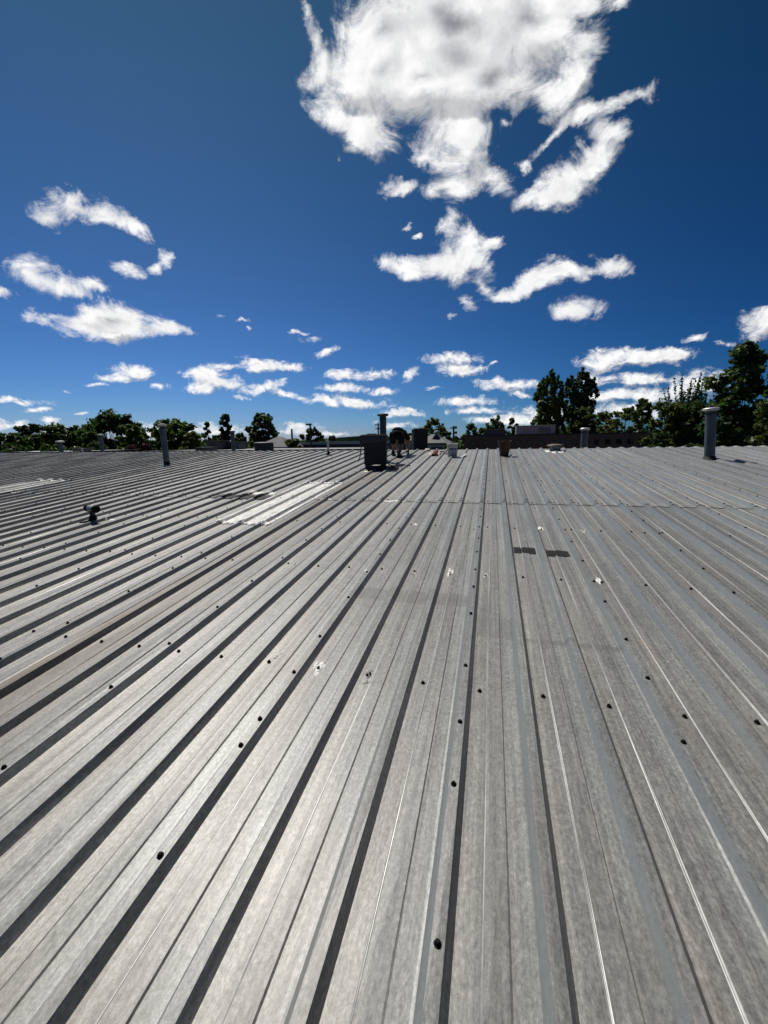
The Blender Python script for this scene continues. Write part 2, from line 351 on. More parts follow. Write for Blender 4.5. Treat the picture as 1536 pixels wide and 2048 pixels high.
UNITB = noisy('blue_grey_unit_metal', (.022, .028, .034), (.045, .052, .058), 5, .5, .3)
ALU = noisy('bare_aluminium', (.55, .55, .55), (.75, .75, .75), 30, .3, .9)
TAPE = noisy('asphalt_tape', (.010, .011, .012), (.032, .032, .032), 60, .9, spec=.15, bumpd=.003, stretch=(1, 4, 1))

# ------------------------------------------------------------------ roof geometry (across x, up-slope v, height h above the pans)
SL = R(4.868); HR = 1.45
Tv = Vector((0, math.cos(SL), math.sin(SL))); Nv = Vector((0, -math.sin(SL), math.cos(SL)))
RORG = CAM - Nv*HR
MR = Matrix(((1, Tv[0], Nv[0], RORG[0]), (0, Tv[1], Nv[1], RORG[1]), (0, Tv[2], Nv[2], RORG[2]), (0, 0, 0, 1)))
VRIDGE = 13.1
RIDGE = MR @ Vector((0, VRIDGE, 0))
def rp(x, v, h=0): return MR @ Vector((x, v, h))
def roofpt(px, py, h=0):
    r = ray(px, py); k = -(HR-h)/r.dot(Nv); p = r*k
    return p.x, p.dot(Tv)
def at(px, py, D):
    """world point seen at a pixel, D metres away over the ground"""
    r = ray(px, py); return CAM + r*(D/math.hypot(r.x, r.y))
def topz(P0, py):
    """height at which the vertical through P0 reaches picture row py"""
    lo, hi = 0.0, 60.0
    for _ in range(40):
        mid_ = (lo+hi)/2; d = P0+Vector((0, 0, mid_))-CAM
        c = Vector((0, 0, 0)); y = d.x*AX[1]+d.y*AY[1]+d.z*AZ[1]; z = d.x*AX[2]+d.y*AY[2]+d.z*AZ[2]
        if PCY-FPX*y/z > py: lo = mid_
        else: hi = mid_
    return lo
def mperpx(P0):
    d = P0-CAM; return (d.x*AX[2]+d.y*AY[2]+d.z*AZ[2])/FPX
def farside(px, q):
    """base point on the far slope, q metres beyond the ridge, in the column of pixel px"""
    r = ray(px, 890); Y = RIDGE.y+q; return Vector((r.x/r.y*Y, Y, RIDGE.z-q*math.tan(SL)))

PITCH = .3048; RIB0 = -.104; RH = .037
# one rib-to-rib module: (x from rib centre, height)
MOD = [(.0195, RH), (.0415, 0), (.112, 0), (.1145, .0009), (.1175, .0036), (.1205, .0048), (.1875, .0048), (.1935, 0), (PITCH-.0425, 0), (PITCH-.0195, RH)]
def sheet_profile(k0, k1):
    """rib k0 .. rib k1 inclusive; the first rib laps over its neighbour"""
    pts = [(RIB0+k0*PITCH-.052, .0006), (RIB0+k0*PITCH-.0425, .0022), (RIB0+k0*PITCH-.0195, RH+.0022)]
    fl = [0, 1]
    for k in range(k0, k1):
        for i, (dx_, h) in enumerate(MOD):
            lift = .0022 if (k == k0 and i < 2) else 0
            pts.append((RIB0+k*PITCH+dx_, h+lift))
        fl += [0, 0, 0, 2, 2, 2, 0, 0, 0, 1]
    kx = RIB0+k1*PITCH; pts += [(kx+.0195, RH), (kx+.0415, 0)]; fl += [0, 0]
    return pts, fl[:len(pts)-1]
rng = random.Random(7)
def make_sheet(name, k0, k1, v0, v1, parent, mats, lift=0.0, wav=.0012, M=None, step=.5, endlift=0.0):
    pts, fl = sheet_profile(k0, k1)
    nv = max(2, int((v1-v0)/step)+1); V = []; F = []; MI = []
    npt = len(pts)
    ph = [rng.uniform(0, 6.28) for _ in range(npt)]
    for j in range(nv):
        v = v0+(v1-v0)*j/(nv-1)
        e = endlift*max(0, 1-(v-v0)/.6)
        for i, (x, h) in enumerate(pts):
            w = wav*math.sin(v*2.1+ph[i])+wav*.7*math.sin(v*4.7+ph[i]*2) if 0 < i < npt-2 else 0
            V.append((x+.0006*math.sin(v*3+ph[i]), v, h+lift+e+w))
    for j in range(nv-1):
        for i in range(npt-1):
            F.append((j*npt+i, j*npt+i+1, (j+1)*npt+i+1, (j+1)*npt+i)); MI.append(fl[i])
    return mesh(name, V, F, mats, parent, M or MR, midx=MI)

# ================================================================== SETTING: ground
GRASS = noisy('ground_grass', (.035, .05, .018), (.07, .075, .035), .15, .9, stretch=(1, 1, 1))
def sheet_plane(name, x0, x1, y0, y1, z, m, kind='structure', seg=1):
    vs = [(x0+(x1-x0)*i/seg, y0+(y1-y0)*j/seg, z) for j in range(seg+1) for i in range(seg+1)]
    fs = [(j*(seg+1)+i, j*(seg+1)+i+1, (j+1)*(seg+1)+i+1, (j+1)*(seg+1)+i) for j in range(seg) for i in range(seg)]
    return tag(mesh(name, vs, fs, m), kind=kind)
sheet_plane('ground', -2500, 2500, -1500, 3500, 0, GRASS)
ASPH = noisy('asphalt', (.045, .045, .046), (.07, .07, .07), .8, .9)
sheet_plane('car_park', -70, 60, 26.6, 54, .012, ASPH)

# ================================================================== the metal building we stand on
bld = empty('metal_building', (0, 0, 0))
tag(bld, 'wide metal building with a ribbed weathered grey steel roof filling the foreground', 'building')
EAVEV = -5.0
KL, KR = -99, 48
ks = list(range(KL, KR, 3))
for k0 in ks:
    make_sheet('roof_sheet', k0, k0+3, EAVEV, 6.32, bld, RM)
for k0 in ks:
    make_sheet('roof_sheet', k0, k0+3, 6.08+rng.uniform(-.012, .012), VRIDGE+.02, bld, RM, lift=.0035, endlift=.003)
# far slope, mirrored beyond the ridge
Tf = Vector((0, math.cos(SL), -math.sin(SL))); Nf = Vector((0, math.sin(SL), math.cos(SL)))
MF = Matrix(((1, Tf[0], Nf[0], RIDGE[0]), (0, Tf[1], Nf[1], RIDGE[1]), (0, Tf[2], Nf[2], RIDGE[2]), (0, 0, 0, 1)))
pts, fl = [], []
FV, FF = [], []
prof, _ = sheet_profile(KL, KR)
npf = len(prof)
for v in (.0, 6.5, 13.0):
    for (x, h) in prof: FV.append((x, v, h+.0035))
for j in range(2):
    for i in range(npf-1): FF.append((j*npf+i, j*npf+i+1, (j+1)*npf+i+1, (j+1)*npf+i))
mesh('far_roof_slope', FV, FF, [ROOF], bld, MF)
XL, XR = RIB0+KL*PITCH, RIB0+KR*PITCH
# ribbed ridge cap pieces: a low formed cap over each rib and pan
rc = MB()
for k in range(KL, KR, 1):
    kx = RIB0+k*PITCH
    for (x0, x1, h0, h1) in ((-.045, -.020, .002, RH), (-.020, .020, RH, RH), (.020, .045, RH, .002), (.045, PITCH-.045, .002, .002)):
        e = .007; dv = .10
        a = [rp(kx+x0, VRIDGE-dv, h0+e-.002), rp(kx+x1, VRIDGE-dv, h1+e-.002), rp(kx+x1, VRIDGE-.02, h1+e+.004), rp(kx+x0, VRIDGE-.02, h0+e+.004),
             MF @ Vector((kx+x1, .02, h1+e+.004)), MF @ Vector((kx+x0, .02, h0+e+.004)), MF @ Vector((kx+x1, dv, h1+e)), MF @ Vector((kx+x0, dv, h0+e))]
        rc.add(a, [(0, 1, 2, 3), (3, 2, 4, 5), (5, 4, 6, 7)])
rc.build('ridge_cap', ROOF, bld)
WALLM = noisy('wall_cladding', (.30, .29, .27), (.36, .35, .32), 2, .6)
eave = rp(0, EAVEV); fe = MF @ Vector((0, 13.0, 0))
wb = MB()
wb.box(XL+.25, XR-.25, eave.y+.2, fe.y-.2, 0, eave.z-.08)
gable = [(XL+.25, eave.y+.2, eave.z-.08), (XL+.25, RIDGE.y, RIDGE.z-.06), (XL+.25, fe.y-.2, fe.z-.08), (XR-.25, eave.y+.2, eave.z-.08), (XR-.25, RIDGE.y, RIDGE.z-.06), (XR-.25, fe.y-.2, fe.z-.08)]
wb.add(gable, [(0, 1, 2), (3, 5, 4), (0, 3, 4, 1), (1, 4, 5, 2)])
wb.build('wall', WALLM, bld)

# ---- screws
def dome(r, h, n=12):
    mb = MB(); mb.lathe([(r*1.15, 0), (r*1.15, h*.2), (r*.78, h*.3), (r*.74, h*.8), (r*.55, h)], n); return mb
smb = dome(.0098, .012); sme = bpy.data.meshes.new('screw'); sme.from_pydata([tuple(v) for v in smb.v], [], smb.f); sme.materials.append(BLACK)
ROWS = [-2.6, -1.1, .40, 1.925, 3.42, 4.87, 6.17, 7.9, 9.4, 10.9, 12.4]
spots = []
for v in ROWS:
    for k in range(KL, KR):
        kx = RIB0+k*PITCH
        if rng.random() < .12: continue
        spots.append((kx+.083+rng.uniform(-.008, .008), v+rng.uniform(-.015, .02), .001 if v < 6 else .006))
        if v == 6.17: spots.append((kx+rng.uniform(-.005, .005), v+.01, RH+.008))
        elif k % 3 and rng.random() < .05: spots.append((kx+.215+rng.uniform(-.01, .01), v+rng.uniform(-.02, .02), .001 if v < 6 else .006))
for k in range(KL, KR):
    if k % 3: continue
    kx = RIB0+k*PITCH; v = -4.5
    lst = []
    if k == 0: lst = [-.6, -.1, .35, .80, 1.30, 1.63, 2.06, 2.66, 3.1, 3.45]
    elif k == -3: lst = [-.6, -.1, .35, .83, 1.30, 1.46, 1.82, 2.19, 2.75, 3.25]
    elif k == 3: lst = [-.6, 0, .5, 1.05, 1.70, 2.13, 2.50, 3.0, 3.35]
    for q in lst: spots.append((kx, q, RH+.002))
    v = (lst[-1]+.45) if lst else -4.5+rng.uniform(0, .4)
    while v < 13:
        if abs(v-6.15) > .15: spots.append((kx+rng.uniform(-.004, .004), v, RH+(.002 if v < 6.1 else .0075)))
        v += rng.uniform(.38, .56)
def visible(x, v):
    d = rp(x, v)-CAM
    c = [d.x*AX[i]+d.y*AY[i]+d.z*AZ[i] for i in range(3)]
    if c[2] <= .1: return 0
    px, py = PCX+FPX*c[0]/c[2], PCY-FPX*c[1]/c[2]
    return 1/c[2] if (-5 < px < 1541 and py < 2053) else 0
spots.sort(key=lambda s: -visible(s[0], s[1]))
for (x, v, h) in spots[:100]:
    o = bpy.data.objects.new('screw', sme); a = rng.uniform(-.12, .12)
    link(o, bld, MR @ Matrix.Translation((x, v, h)) @ Matrix.Rotation(a, 4, 'X') @ Matrix.Rotation(rng.uniform(0, 1), 4, 'Z'))
rest = MB(); sb = dome(.0095, .011, 7)
for (x, v, h) in spots[100:]:
    if visible(x, v) == 0 and rng.random() < .6: continue
    rest.add([p+Vector((x, v, h)) for p in sb.v], sb.f)
tag(rest.build('screw', BLACK, bld, MR), kind='stuff')

# ---- sealant blobs, tar smears, tape
def dabs(name, x, v, rx, rv, th, m, parent, h0, seed):
    """a dab of sealer: several ragged smears that touch, one mesh"""
    g = random.Random(seed+500); V = []; F = []
    for q in range(9):
        a = g.uniform(0, 6.28); r = g.uniform(.1, .75); n = 12; o = len(V)
        cx, cv = x+rx*r*math.cos(a), v+rv*r*math.sin(a); sx_, sv_ = rx*g.uniform(.16, .42), rv*g.uniform(.16, .42); t_h = th*g.uniform(.5, 1.5)
        V.append((cx, cv, h0+t_h))
        for j in (1, 2):
            for i in range(n):
                b_ = 2*math.pi*i/n; k = (.55 if j == 1 else 1)*g.uniform(.7, 1.25)
                V.append((cx+sx_*k*math.cos(b_), cv+sv_*k*math.sin(b_), h0+(t_h*g.uniform(.5, 1) if j == 1 else -.001)))
        for i in range(n):
            F.append((o, o+1+i, o+1+(i+1) % n)); F.append((o+1+i, o+1+n+i, o+1+n+(i+1) % n, o+1+(i+1) % n))
    return mesh(name, V, F, m, parent, MR, smooth=True)
def blob(name, x, v, rx, rv, th, m, parent, h0=.001, seed=0, n=26, holes=0, frame=MR):
    g = random.Random(seed); nr = 6; vs = [(x, v, h0+th)]; fs = []
    amp = [g.uniform(.62, 1.15) for _ in range(n)]
    amp = [(amp[i]*2+amp[i-1]+amp[(i+1) % n])/4 for i in range(n)]
    for j in range(1, nr+1):
        f = j/nr
        for i in range(n):
            a = 2*math.pi*i/n; r = f*amp[i]
            hh = th*math.sqrt(max(0, 1-f*f))*g.uniform(.45, 1.3) if j < nr else -.001
            vs.append((x+rx*r*math.cos(a), v+rv*r*math.sin(a), h0+hh))
    for i in range(n): fs.append((0, 1+i, 1+(i+1) % n))
    for j in range(nr-1):
        for i in range(n):
            a, b_ = 1+j*n+i, 1+j*n+(i+1) % n
            fs.append((a, a+n, b_+n, b_))
    return mesh(name, vs, fs, m, parent, frame, smooth=True)
SEAL = [(640, 1335, .030, .075, CAULK), (740, 1350, .036, .075, GCAULK), (900, 1147, .022, .09, CAULK), (972, 1150, .032, .05, GCAULK), (1198, 1163, .02, .07, CAULK),
        (770, 1142, .030, .05, GCAULK), (590, 1132, .028, .06, GCAULK), (736, 1141, .024, .04, CAULK), (674, 1140, .03, .05, GCAULK), (830, 1148, .025, .035, GCAULK),
        (950, 1058, .028, .05, GCAULK), (1080, 1057, .03, .08, CAULK), (778, 1053, .03, .06, GCAULK), (830, 1050, .024, .05, CAULK), (1165, 1063, .04, .05, GCAULK), (556, 1313, .016, .03, CAULK),
        (700, 1052, .03, .06, GCAULK), (1240, 1062, .012, .02, CAULK), (790, 1003, .14, .05, CAULK), (660, 999, .12, .05, GCAULK)]
for i, (px, py, rx, rv, m_) in enumerate(SEAL):
    x, v = roofpt(px, py); ob_ = dabs('sealant_patch', x, v, rx*1.45, rv*1.3, .006, m_, bld, .002 if v < 6 else .006, i)
    if m_ is CAULK: ob_['label'] = 'white sealant dab'
# dark hole spots in the bigger dabs
for i, (px, py, rx, rv) in enumerate([(637, 1337, .010, .016), (740, 1349, .009, .014), (900, 1150, .008, .02), (1202, 1167, .007, .014)]):
    x, v = roofpt(px, py); blob('sealant_patch', x, v, rx, rv, .011, TAR, bld, h0=.003, seed=50+i)
def draped(name, x0, x1, v0, v1, m, parent, th=.002, ragged=0.0, frame=MR, seed=1, lift=0.0, step=.012):
    """a thin strip that follows ribs and pans"""
    g = random.Random(seed)
    def prof(x):
        k = math.floor((x-RIB0)/PITCH+.5); d = x-(RIB0+k*PITCH)
        ad = abs(d)
        if ad < .0195: return RH
        if ad < .042: return RH*(1-(ad-.0195)/.0225)
        u = d if d > 0 else d+PITCH
        if .1195 < u < .1885: return .0045
        return 0
    xs = list(np.arange(x0, x1+1e-6, step)); nv_ = 5; vs = []; fs = []
    r0 = [g.uniform(-1, 1)*ragged for _ in xs]; r1 = [g.uniform(-1, 1)*ragged for _ in xs]
    for i, x in enumerate(xs):
        a = v0+(r0[i]+r0[max(i-1, 0)])/2; b_ = v1+(r1[i]+r1[max(i-1, 0)])/2
        for j in range(nv_):
            e = -th*.9 if j in (0, nv_-1) else g.uniform(0, ragged*.08)
            vs.append((x, a+(b_-a)*j/(nv_-1), prof(x)+th+e+lift))
    for i in range(len(xs)-1):
        for j in range(nv_-1): fs.append((i*nv_+j, (i+1)*nv_+j, (i+1)*nv_+j+1, i*nv_+j+1))
    return mesh(name, vs, fs, m, parent, frame)
draped('tape_patch', .245, .46, 4.02, 4.21, TAPE, bld, .003, .006, seed=3)
draped('tape_patch', .545, .755, 3.98, 4.16, TAPE, bld, .003, .006, seed=4)
for i, (xa, xb) in enumerate([(415, 440), (441, 470), (474, 497), (500, 532)]):
    x0, v0 = roofpt(xa, 1000); x1, _ = roofpt(xb, 1001)
    draped('tar_shade_patch', x0, x1, 6.0, 6.28, TAR, bld, .006, .05, seed=10+i, lift=.011)
draped('sealant_patch', *[roofpt(490, 991)[0], roofpt(545, 991)[0]], 6.40, 6.55, CAULK, bld, .005, .03, seed=21, lift=.006)
# coated translucent panels
COAT = mat('white_coating', (.7, .7, .68), .55); t_ = COAT.node_tree
n_ = noise(t_, texmap(t_, (1, .3, 1)), 22, 8, .75); n3 = noise(t_, texmap(t_, (6, .6, 1)), 5, 4, .6)
v_ = mth(t_, 'ADD', mth(t_, 'MULTIPLY', n_, .65), mth(t_, 'MULTIPLY', n3, .35))
t_.links.new(ramp(t_, v_, [(.34, (.20, .19, .17)), (.45, (.50, .49, .46)), (.60, (.76, .75, .72))]), P(COAT).inputs['Base Color'])
t_.links.new(bump(t_, n_, .5, .003), P(COAT).inputs['Normal'])
def coated(x0, x1, v0, v1, seed):
    draped('skylight_panel', x0, x1, v0, v1, COAT, bld, .005, .006, seed=seed, lift=.004)['label'] = 'white coated ribbed skylight panel'
    draped('sealant_patch', x0-.03, x1+.02, v0-.07, v0+.03, CAULK, bld, .009, .045, seed=seed+1, lift=.006)
    draped('sealant_patch', x0-.03, x1+.02, v1-.03, v1+.06, CAULK, bld, .009, .035, seed=seed+2, lift=.009)
SKX0, SKX1 = -3.52, -2.71
coated(SKX0+.02, SKX1-.03, 4.68, 7.45, 30)
xa, va = roofpt(0, 985); xb, vb = roofpt(118, 963)
kk = round((xa-RIB0)/PITCH)
coated(RIB0+(kk-2)*PITCH, RIB0+(kk+1)*PITCH, va-.6, vb, 40)

# ================================================================== things standing on the roof
def vent(P0, pytop, dia, label, capm=GALVL, capk=1.42, body=GALV, tilt=(0, 0), boot=True, kind='flat', group='round vent pipes on the metal roof', name='vent_pipe'):
    h = topz(P0, pytop)
    M = Matrix.Translation(P0) @ Matrix.Rotation(tilt[0], 4, 'X') @ Matrix.Rotation(tilt[1], 4, 'Y')
    t = empty(name, M=M); tag(t, label, 'vent pipe', group)
    r = dia/2
    b = MB(); b.lathe([(r, -.04), (r, h-.05)], 28)
    flat_shade_by_angle(b.build('pipe', body, t, M))
    c = MB(); rc_ = r*capk
    if kind == 'flat':
        c.lathe([(r*.9, h-.075), (rc_*.93, h-.062), (rc_, h-.05), (rc_, h-.022), (rc_*.9, h-.008), (rc_*.4, h), (.001, h+.002)], 24)
        flat_shade_by_angle(c.build('rain_cap', capm, t, M), 35)
        c = MB(); c.lathe([(r*1.06, h-.15), (r*1.08, h-.145), (r*1.08, h-.115), (r*1.0, h-.11), (r*1.0, h-.070)], 24)
        flat_shade_by_angle(c.build('collar', DARKCAP, t, M))
    if boot:
        c = MB(); n = 26; g = random.Random(int(P0.x*100)); vs = []; fs = []
        for j, (rr, z) in enumerate([(r*1.9, -.02), (r*1.6, .012), (r*1.15, .03), (r*1.06, .075), (r*.98, .08)]):
            for i in range(n):
                a = 2*math.pi*i/n; q = rr*(1+(.18*g.random() if j < 2 else 0)); vs.append((q*math.cos(a), q*math.sin(a)*1.1, z+q*math.sin(a)*math.tan(SL)*(1 if P0.y < RIDGE.y else -1)))
        for j in range(4):
            for i in range(n): fs.append((j*n+i, j*n+(i+1) % n, (j+1)*n+(i+1) % n, (j+1)*n+i))
        c.add(vs, fs); c.build('flashing_boot', TAR, t, M, smooth=True)
    return t
def onroof(px, py, h=0.0):
    x, v = roofpt(px, py, h); return rp(x, v, h)
vent(onroof(334, 929), 847.5, .16, 'leaning grey vent pipe on the left of the roof, in front of the broad trees', tilt=(0, R(-1.5)))
vent(onroof(1419, 919), 814.5, .20, 'tallest grey vent pipe with pale cap at the right of the roof', capk=1.5, tilt=(0, R(-4.2)))
vent(farside(1168, .45), 855.5, .19, 'grey vent pipe in front of the low brick building')
vent(farside(203.5, 2.4), 868, .17, 'thin dark grey vent pipe left of the leaning one, before the broad tree', boot=False)
vent(farside(121, 1.2), 881.5, .17, 'short grey vent pipe nearest the left edge', boot=False, capk=1.9)
vent(farside(466.5, 1.1), 861.5, .15, 'dark grey vent pipe just beyond the ridge, left of the drum shaped condenser', capm=DARKCAP, boot=False)
P7 = rp(roofpt(764, 925)[0], 10.55); vent(P7, 827, .17, 'tall dark vent pipe rising behind the black heater', capm=DARKCAP, capk=1.7, body=noisy('dark_flue', (.03, .05, .06), (.07, .09, .10), 4, .5, .4))

def plain_pipe(P0, pytop, dia, label, m, tilt=0.0, boot=True):
    h = topz(P0, pytop); M = Matrix.Translation(P0) @ Matrix.Rotation(tilt, 4, 'Y')
    t = empty('plumbing_pipe', M=M); tag(t, label, 'pipe')
    b = MB(); r = dia/2; b.lathe([(r, -.03), (r, h-.03), (r*1.02, h-.025), (r*1.02, h-.002), (r*.85, h), (r*.8, h-.02)], 16)
    flat_shade_by_angle(b.build('pipe', m, t, M))
    if boot:
        c = MB(); c.lathe([(r*2.6, -.03), (r*2.2, .02), (r*1.3, .05), (r*1.15, .13), (r*1.0, .14)], 16); c.build('flashing_boot', BLACK, t, M, smooth=True)
    return t
plain_pipe(onroof(657, 911), 880, .065, 'thin white plastic pipe in a black boot near the middle of the ridge', PVC, R(-1))
plain_pipe(farside(163.5, .6), 896, .07, 'short white plastic stub pipe at the left end of the ridge', PVC, R(-3), boot=False)

# ---- plumbing tee with black ends
P0 = onroof(187, 1043)
tee = empty('tee_vent', P0); tag(tee, 'short vent with a horizontal metal tee and black ends, at left', 'vent')
MT = Matrix.Translation(P0) @ Matrix.Scale(.82, 4)
b = MB(); b.lathe([(.15, -.005), (.13, .012), (.07, .03), (.055, .07), (.05, .10)], 18); b.box(-.17, .17, -.12, .14, -.012, .006, bev=.003)
b.build('flashing_boot', BLACK, tee, MT, smooth=False)
b = MB(); b.lathe([(.042, .08), (.042, .20)], 16); flat_shade_by_angle(b.build('riser', DARKCAP, tee, MT))
d_ = Vector((.92, -.32, .0)).normalized(); c0 = Vector((0, 0, .225))
b = MB(); b.tube([c0-d_*.13, c0+d_*.13], .052, 20); flat_shade_by_angle(b.build('tee_barrel', noisy('tee_metal', (.22, .27, .25), (.36, .40, .38), 12, .45, .4), tee, MT))
for s_ in (-1, 1):
    b = MB(); b.tube([c0+d_*(.10*s_), c0+d_*(.12*s_), c0+d_*(.165*s_), c0+d_*(.175*s_)], [.058, .064, .064, .056], 20); flat_shade_by_angle(b.build('end_cap', BLACK, tee, MT))
x_, v_ = roofpt(222, 1040); draped('sealant_patch', x_-.12, x_+.16, v_-.03, v_+.02, CAULK, bld, .004, .05, seed=60, lift=.001)

# ---- black heater unit on legs
xu, vu = roofpt(752, 938); PU = rp(xu, vu)
MU = Matrix.Translation(PU) @ Matrix.Rotation(R(12), 4, 'Z')
u = empty('rooftop_heater', M=MU); tag(u, 'black boxy heater unit on short legs with a wider blue grey hood', 'heater')
b = MB(); b.box(-.27, .25, -.02, .50, .10, .60, bev=.012)
for k in range(5): b.box(-.24, .22, -.026, -.018, .16+k*.085, .165+k*.085)
b.build('body', UNIT, u, MU)
b = MB(); b.box(-.315, .27, -.06, .54, .605, .79, bev=.02); b.box(-.20, .02, .05, .40, .79, .81, bev=.006); b.build('hood', UNITB, u, MU)
b = MB(); b.box(-.36, -.285, -.04, .16, .50, .775, bev=.01); b.build('side_box', UNITB, u, MU)
b = MB(); b.tube([(-.33, 0, .50), (-.345, -.01, .40), (-.36, -.015, .30), (-.40, -.03, .17)], [.010, .012, .012, .008], 8); b.build('strap', BLACK, u, MU)
for (lx, ly) in ((-.23, .03), (.20, .03), (-.23, .45), (.20, .45)):
    b = MB(); b.box(lx-.022, lx+.022, ly-.022, ly+.022, -.03+ly*.085, .105); b.box(lx-.05, lx+.05, ly-.04, ly+.04, -.03+ly*.085, -.018+ly*.085); b.build('leg', UNIT, u, MU)
b = MB(); b.box(-.25, .23, .02, .05, .05, .075); b.box(-.25, .23, .43, .46, .075, .10); b.build('cross_rail', UNIT, u, MU)
b = MB(); b.tube([(.24, .1, .16), (.31, .08, .09), (.40, .05, .05), (.52, .12, .05), (.66, .16, .055), (.80, .14, .06)], .014, 8); b.build('gas_hose', BLACK, u, MU)
for i, (px, py, rx, rv) in enumerate([(732, 944, .07, .07), (752, 938, .10, .10), (785, 934, .09, .08), (770, 941, .09, .10)]):
    x, v = roofpt(px, py); blob('sealant_patch', x, v, rx, rv, .012, CAULK if i != 3 else TAR, bld, h0=.006, seed=70+i)
x, v = roofpt(765, 938); draped('tar_shade_patch', x-.28, x+.35, v-.22, v+.25, TAR, bld, .005, .05, seed=78, lift=.004)  # heater's shade put in as a dark sheet, like the dark blob above

# ---- low mushroom vent with white sealer
P0 = onroof(1110, 902); M0 = Matrix.Translation(P0)
t = empty('mushroom_vent', P0); tag(t, 'low round mushroom vent with a flat brown cap and white sealer at its foot', 'vent')
b = MB(); b.lathe([(.15, -.02), (.145, .10), (.15, .13)], 24); flat_shade_by_angle(b.build('base', noisy('vent_grey', (.12, .12, .12), (.22, .22, .21), 8, .5, .3), t, M0))
b = MB(); b.lathe([(.17, .125), (.215, .13), (.225, .15), (.21, .17), (.12, .195), (.001, .2)], 28); flat_shade_by_angle(b.build('cap', noisy('vent_brown', (.07, .06, .05), (.14, .12, .10), 8, .6, .2), t, M0), 30)
for i, (px, py, rx, rv) in enumerate([(1096, 903, .10, .22), (1113, 905, .20, .20), (1124, 904, .06, .15)]):
    x, v = roofpt(px, py); blob('sealant_patch', x, v, rx, rv, .02, CAULK, bld, h0=.004, seed=80+i)

# ---- white pail
t_ = WHITEP.node_tree; tl_ = N(t_, 'ShaderNodeBsdfTranslucent'); tl_.inputs[0].default_value = (.78, .78, .75, 1); mx_ = N(t_, 'ShaderNodeMixShader'); mx_.inputs[0].default_value = .35
t_.links.new(P(WHITEP).outputs[0], mx_.inputs[1]); t_.links.new(tl_.outputs[0], mx_.inputs[2]); t_.links.new(mx_.outputs[0], t_.nodes['Material Output'].inputs[0])
P0 = onroof(904.5, 914); M0 = Matrix.Translation(P0) @ Matrix.Rotation(R(35), 4, 'Z')
t = empty('pail', M=M0); tag(t, 'white plastic pail with a blue and grey label and its lid on', 'bucket')
b = MB(); b.lathe([(.118, 0), (.124, .006), (.138, .26), (.146, .262), (.146, .275), (.139, .277), (.140, .305), (.148, .307), (.148, .318), (.141, .320), (.143, .345)], 36)
flat_shade_by_angle(b.build('body', WHITEP, t, M0), 30)
b = MB(); b.lathe([(.150, .340), (.156, .343), (.156, .368), (.150, .374), (.135, .374), (.132, .366), (.001, .366)], 36); flat_shade_by_angle(b.build('lid', WHITEP, t, M0), 30)
LAB = mat('pail_label', (.2, .25, .33), .5); t_ = LAB.node_tree
sx = N(t_, 'ShaderNodeSeparateXYZ'); t_.links.new(texmap(t_, (1, 1, 1)), sx.inputs[0])
zr = ramp(t_, mth(t_, 'DIVIDE', sx.outputs[2], .27), [(.0, (.02, .05, .14)), (.13, (.02, .05, .14)), (.16, (.42, .46, .50)), (.74, (.46, .50, .54)), (.76, (.015, .045, .13)), (1.0, (.015, .045, .13))])
vr = N(t_, 'ShaderNodeTexVoronoi'); t_.links.new(texmap(t_, (16, 16, 42)), vr.inputs[0]); vr.inputs['Scale'].default_value = 1
msk = mth(t_, 'MULTIPLY', ramp(t_, vr.outputs['Distance'], [(.30, 1.0), (.38, 0.0)]), .75)
t_.links.new(mixc(t_, msk, zr, (.05, .09, .18)), P(LAB).inputs['Base Color'])
b = MB(); n = 40; vs = []; fs = []
for j, (r_, z) in enumerate([(.1268, .035), (.1375, .235)]):
    for i in range(n+1):
        a = R(-160)+R(290)*i/n; vs.append((r_*math.cos(a)+.0015*math.cos(a), r_*math.sin(a)+.0015*math.sin(a), z))
for i in range(n): fs.append((i, i+1, n+2+i, n+1+i))
b.add(vs, fs); b.build('label', LAB, t, M0, smooth=True)
b = MB(); b.tube([(.15*math.cos(R(-150)+R(180)*k/14), .15*math.sin(R(-150)+R(180)*k/14), .295-.11*math.sin(math.pi*k/14)) for k in range(15)], .0025, 6); b.build('handle', GALVL, t, M0)

# ---- rusty brown bucket
P0 = onroof(1008.5, 912.5); M0 = Matrix.Translation(P0)
t = empty('bucket', M=M0); tag(t, 'empty rust brown bucket, wider at its ragged rim, standing on the roof', 'bucket')
BR = noisy('brown_bucket', (.045, .022, .014), (.13, .06, .035), 9, .75, .1, bumpd=.004, stretch=(1, 1, .4))
b = MB(); n = 30; g = random.Random(3); vs = []; fs = []
prof = [(.10, 0), (.105, .01), (.125, .16), (.150, .33), (.160, .385), (.166, .40), (.158, .402), (.145, .33), (.115, .12), (.10, .02)]
for j, (r_, z) in enumerate(prof):
    for i in range(n):
        a = 2*math.pi*i/n; zz = z+(.012*math.sin(3*a)+.006*math.sin(7*a) if 3 < j < 7 else 0); rr = r_*(1+.02*math.sin(2*a+z*6)); vs.append((rr*math.cos(a), rr*math.sin(a), zz))
for j in range(len(prof)-1):
    for i in range(n): fs.append((j*n+i, j*n+(i+1) % n, (j+1)*n+(i+1) % n, (j+1)*n+i))
fs.append(tuple(range(n-1, -1, -1))); fs.append(tuple(range((len(prof)-1)*n, len(prof)*n)))
b.add(vs, fs); flat_shade_by_angle(b.build('body', BR, t, M0), 50)
b = MB(); b.tube([(.155*math.cos(R(20)+math.pi*k/12), .155*math.sin(R(20)+math.pi*k/12)-.0, .385-.09*math.sin(math.pi*k/12)) for k in range(13)], .003, 6); b.build('handle', DARKCAP, t, M0)

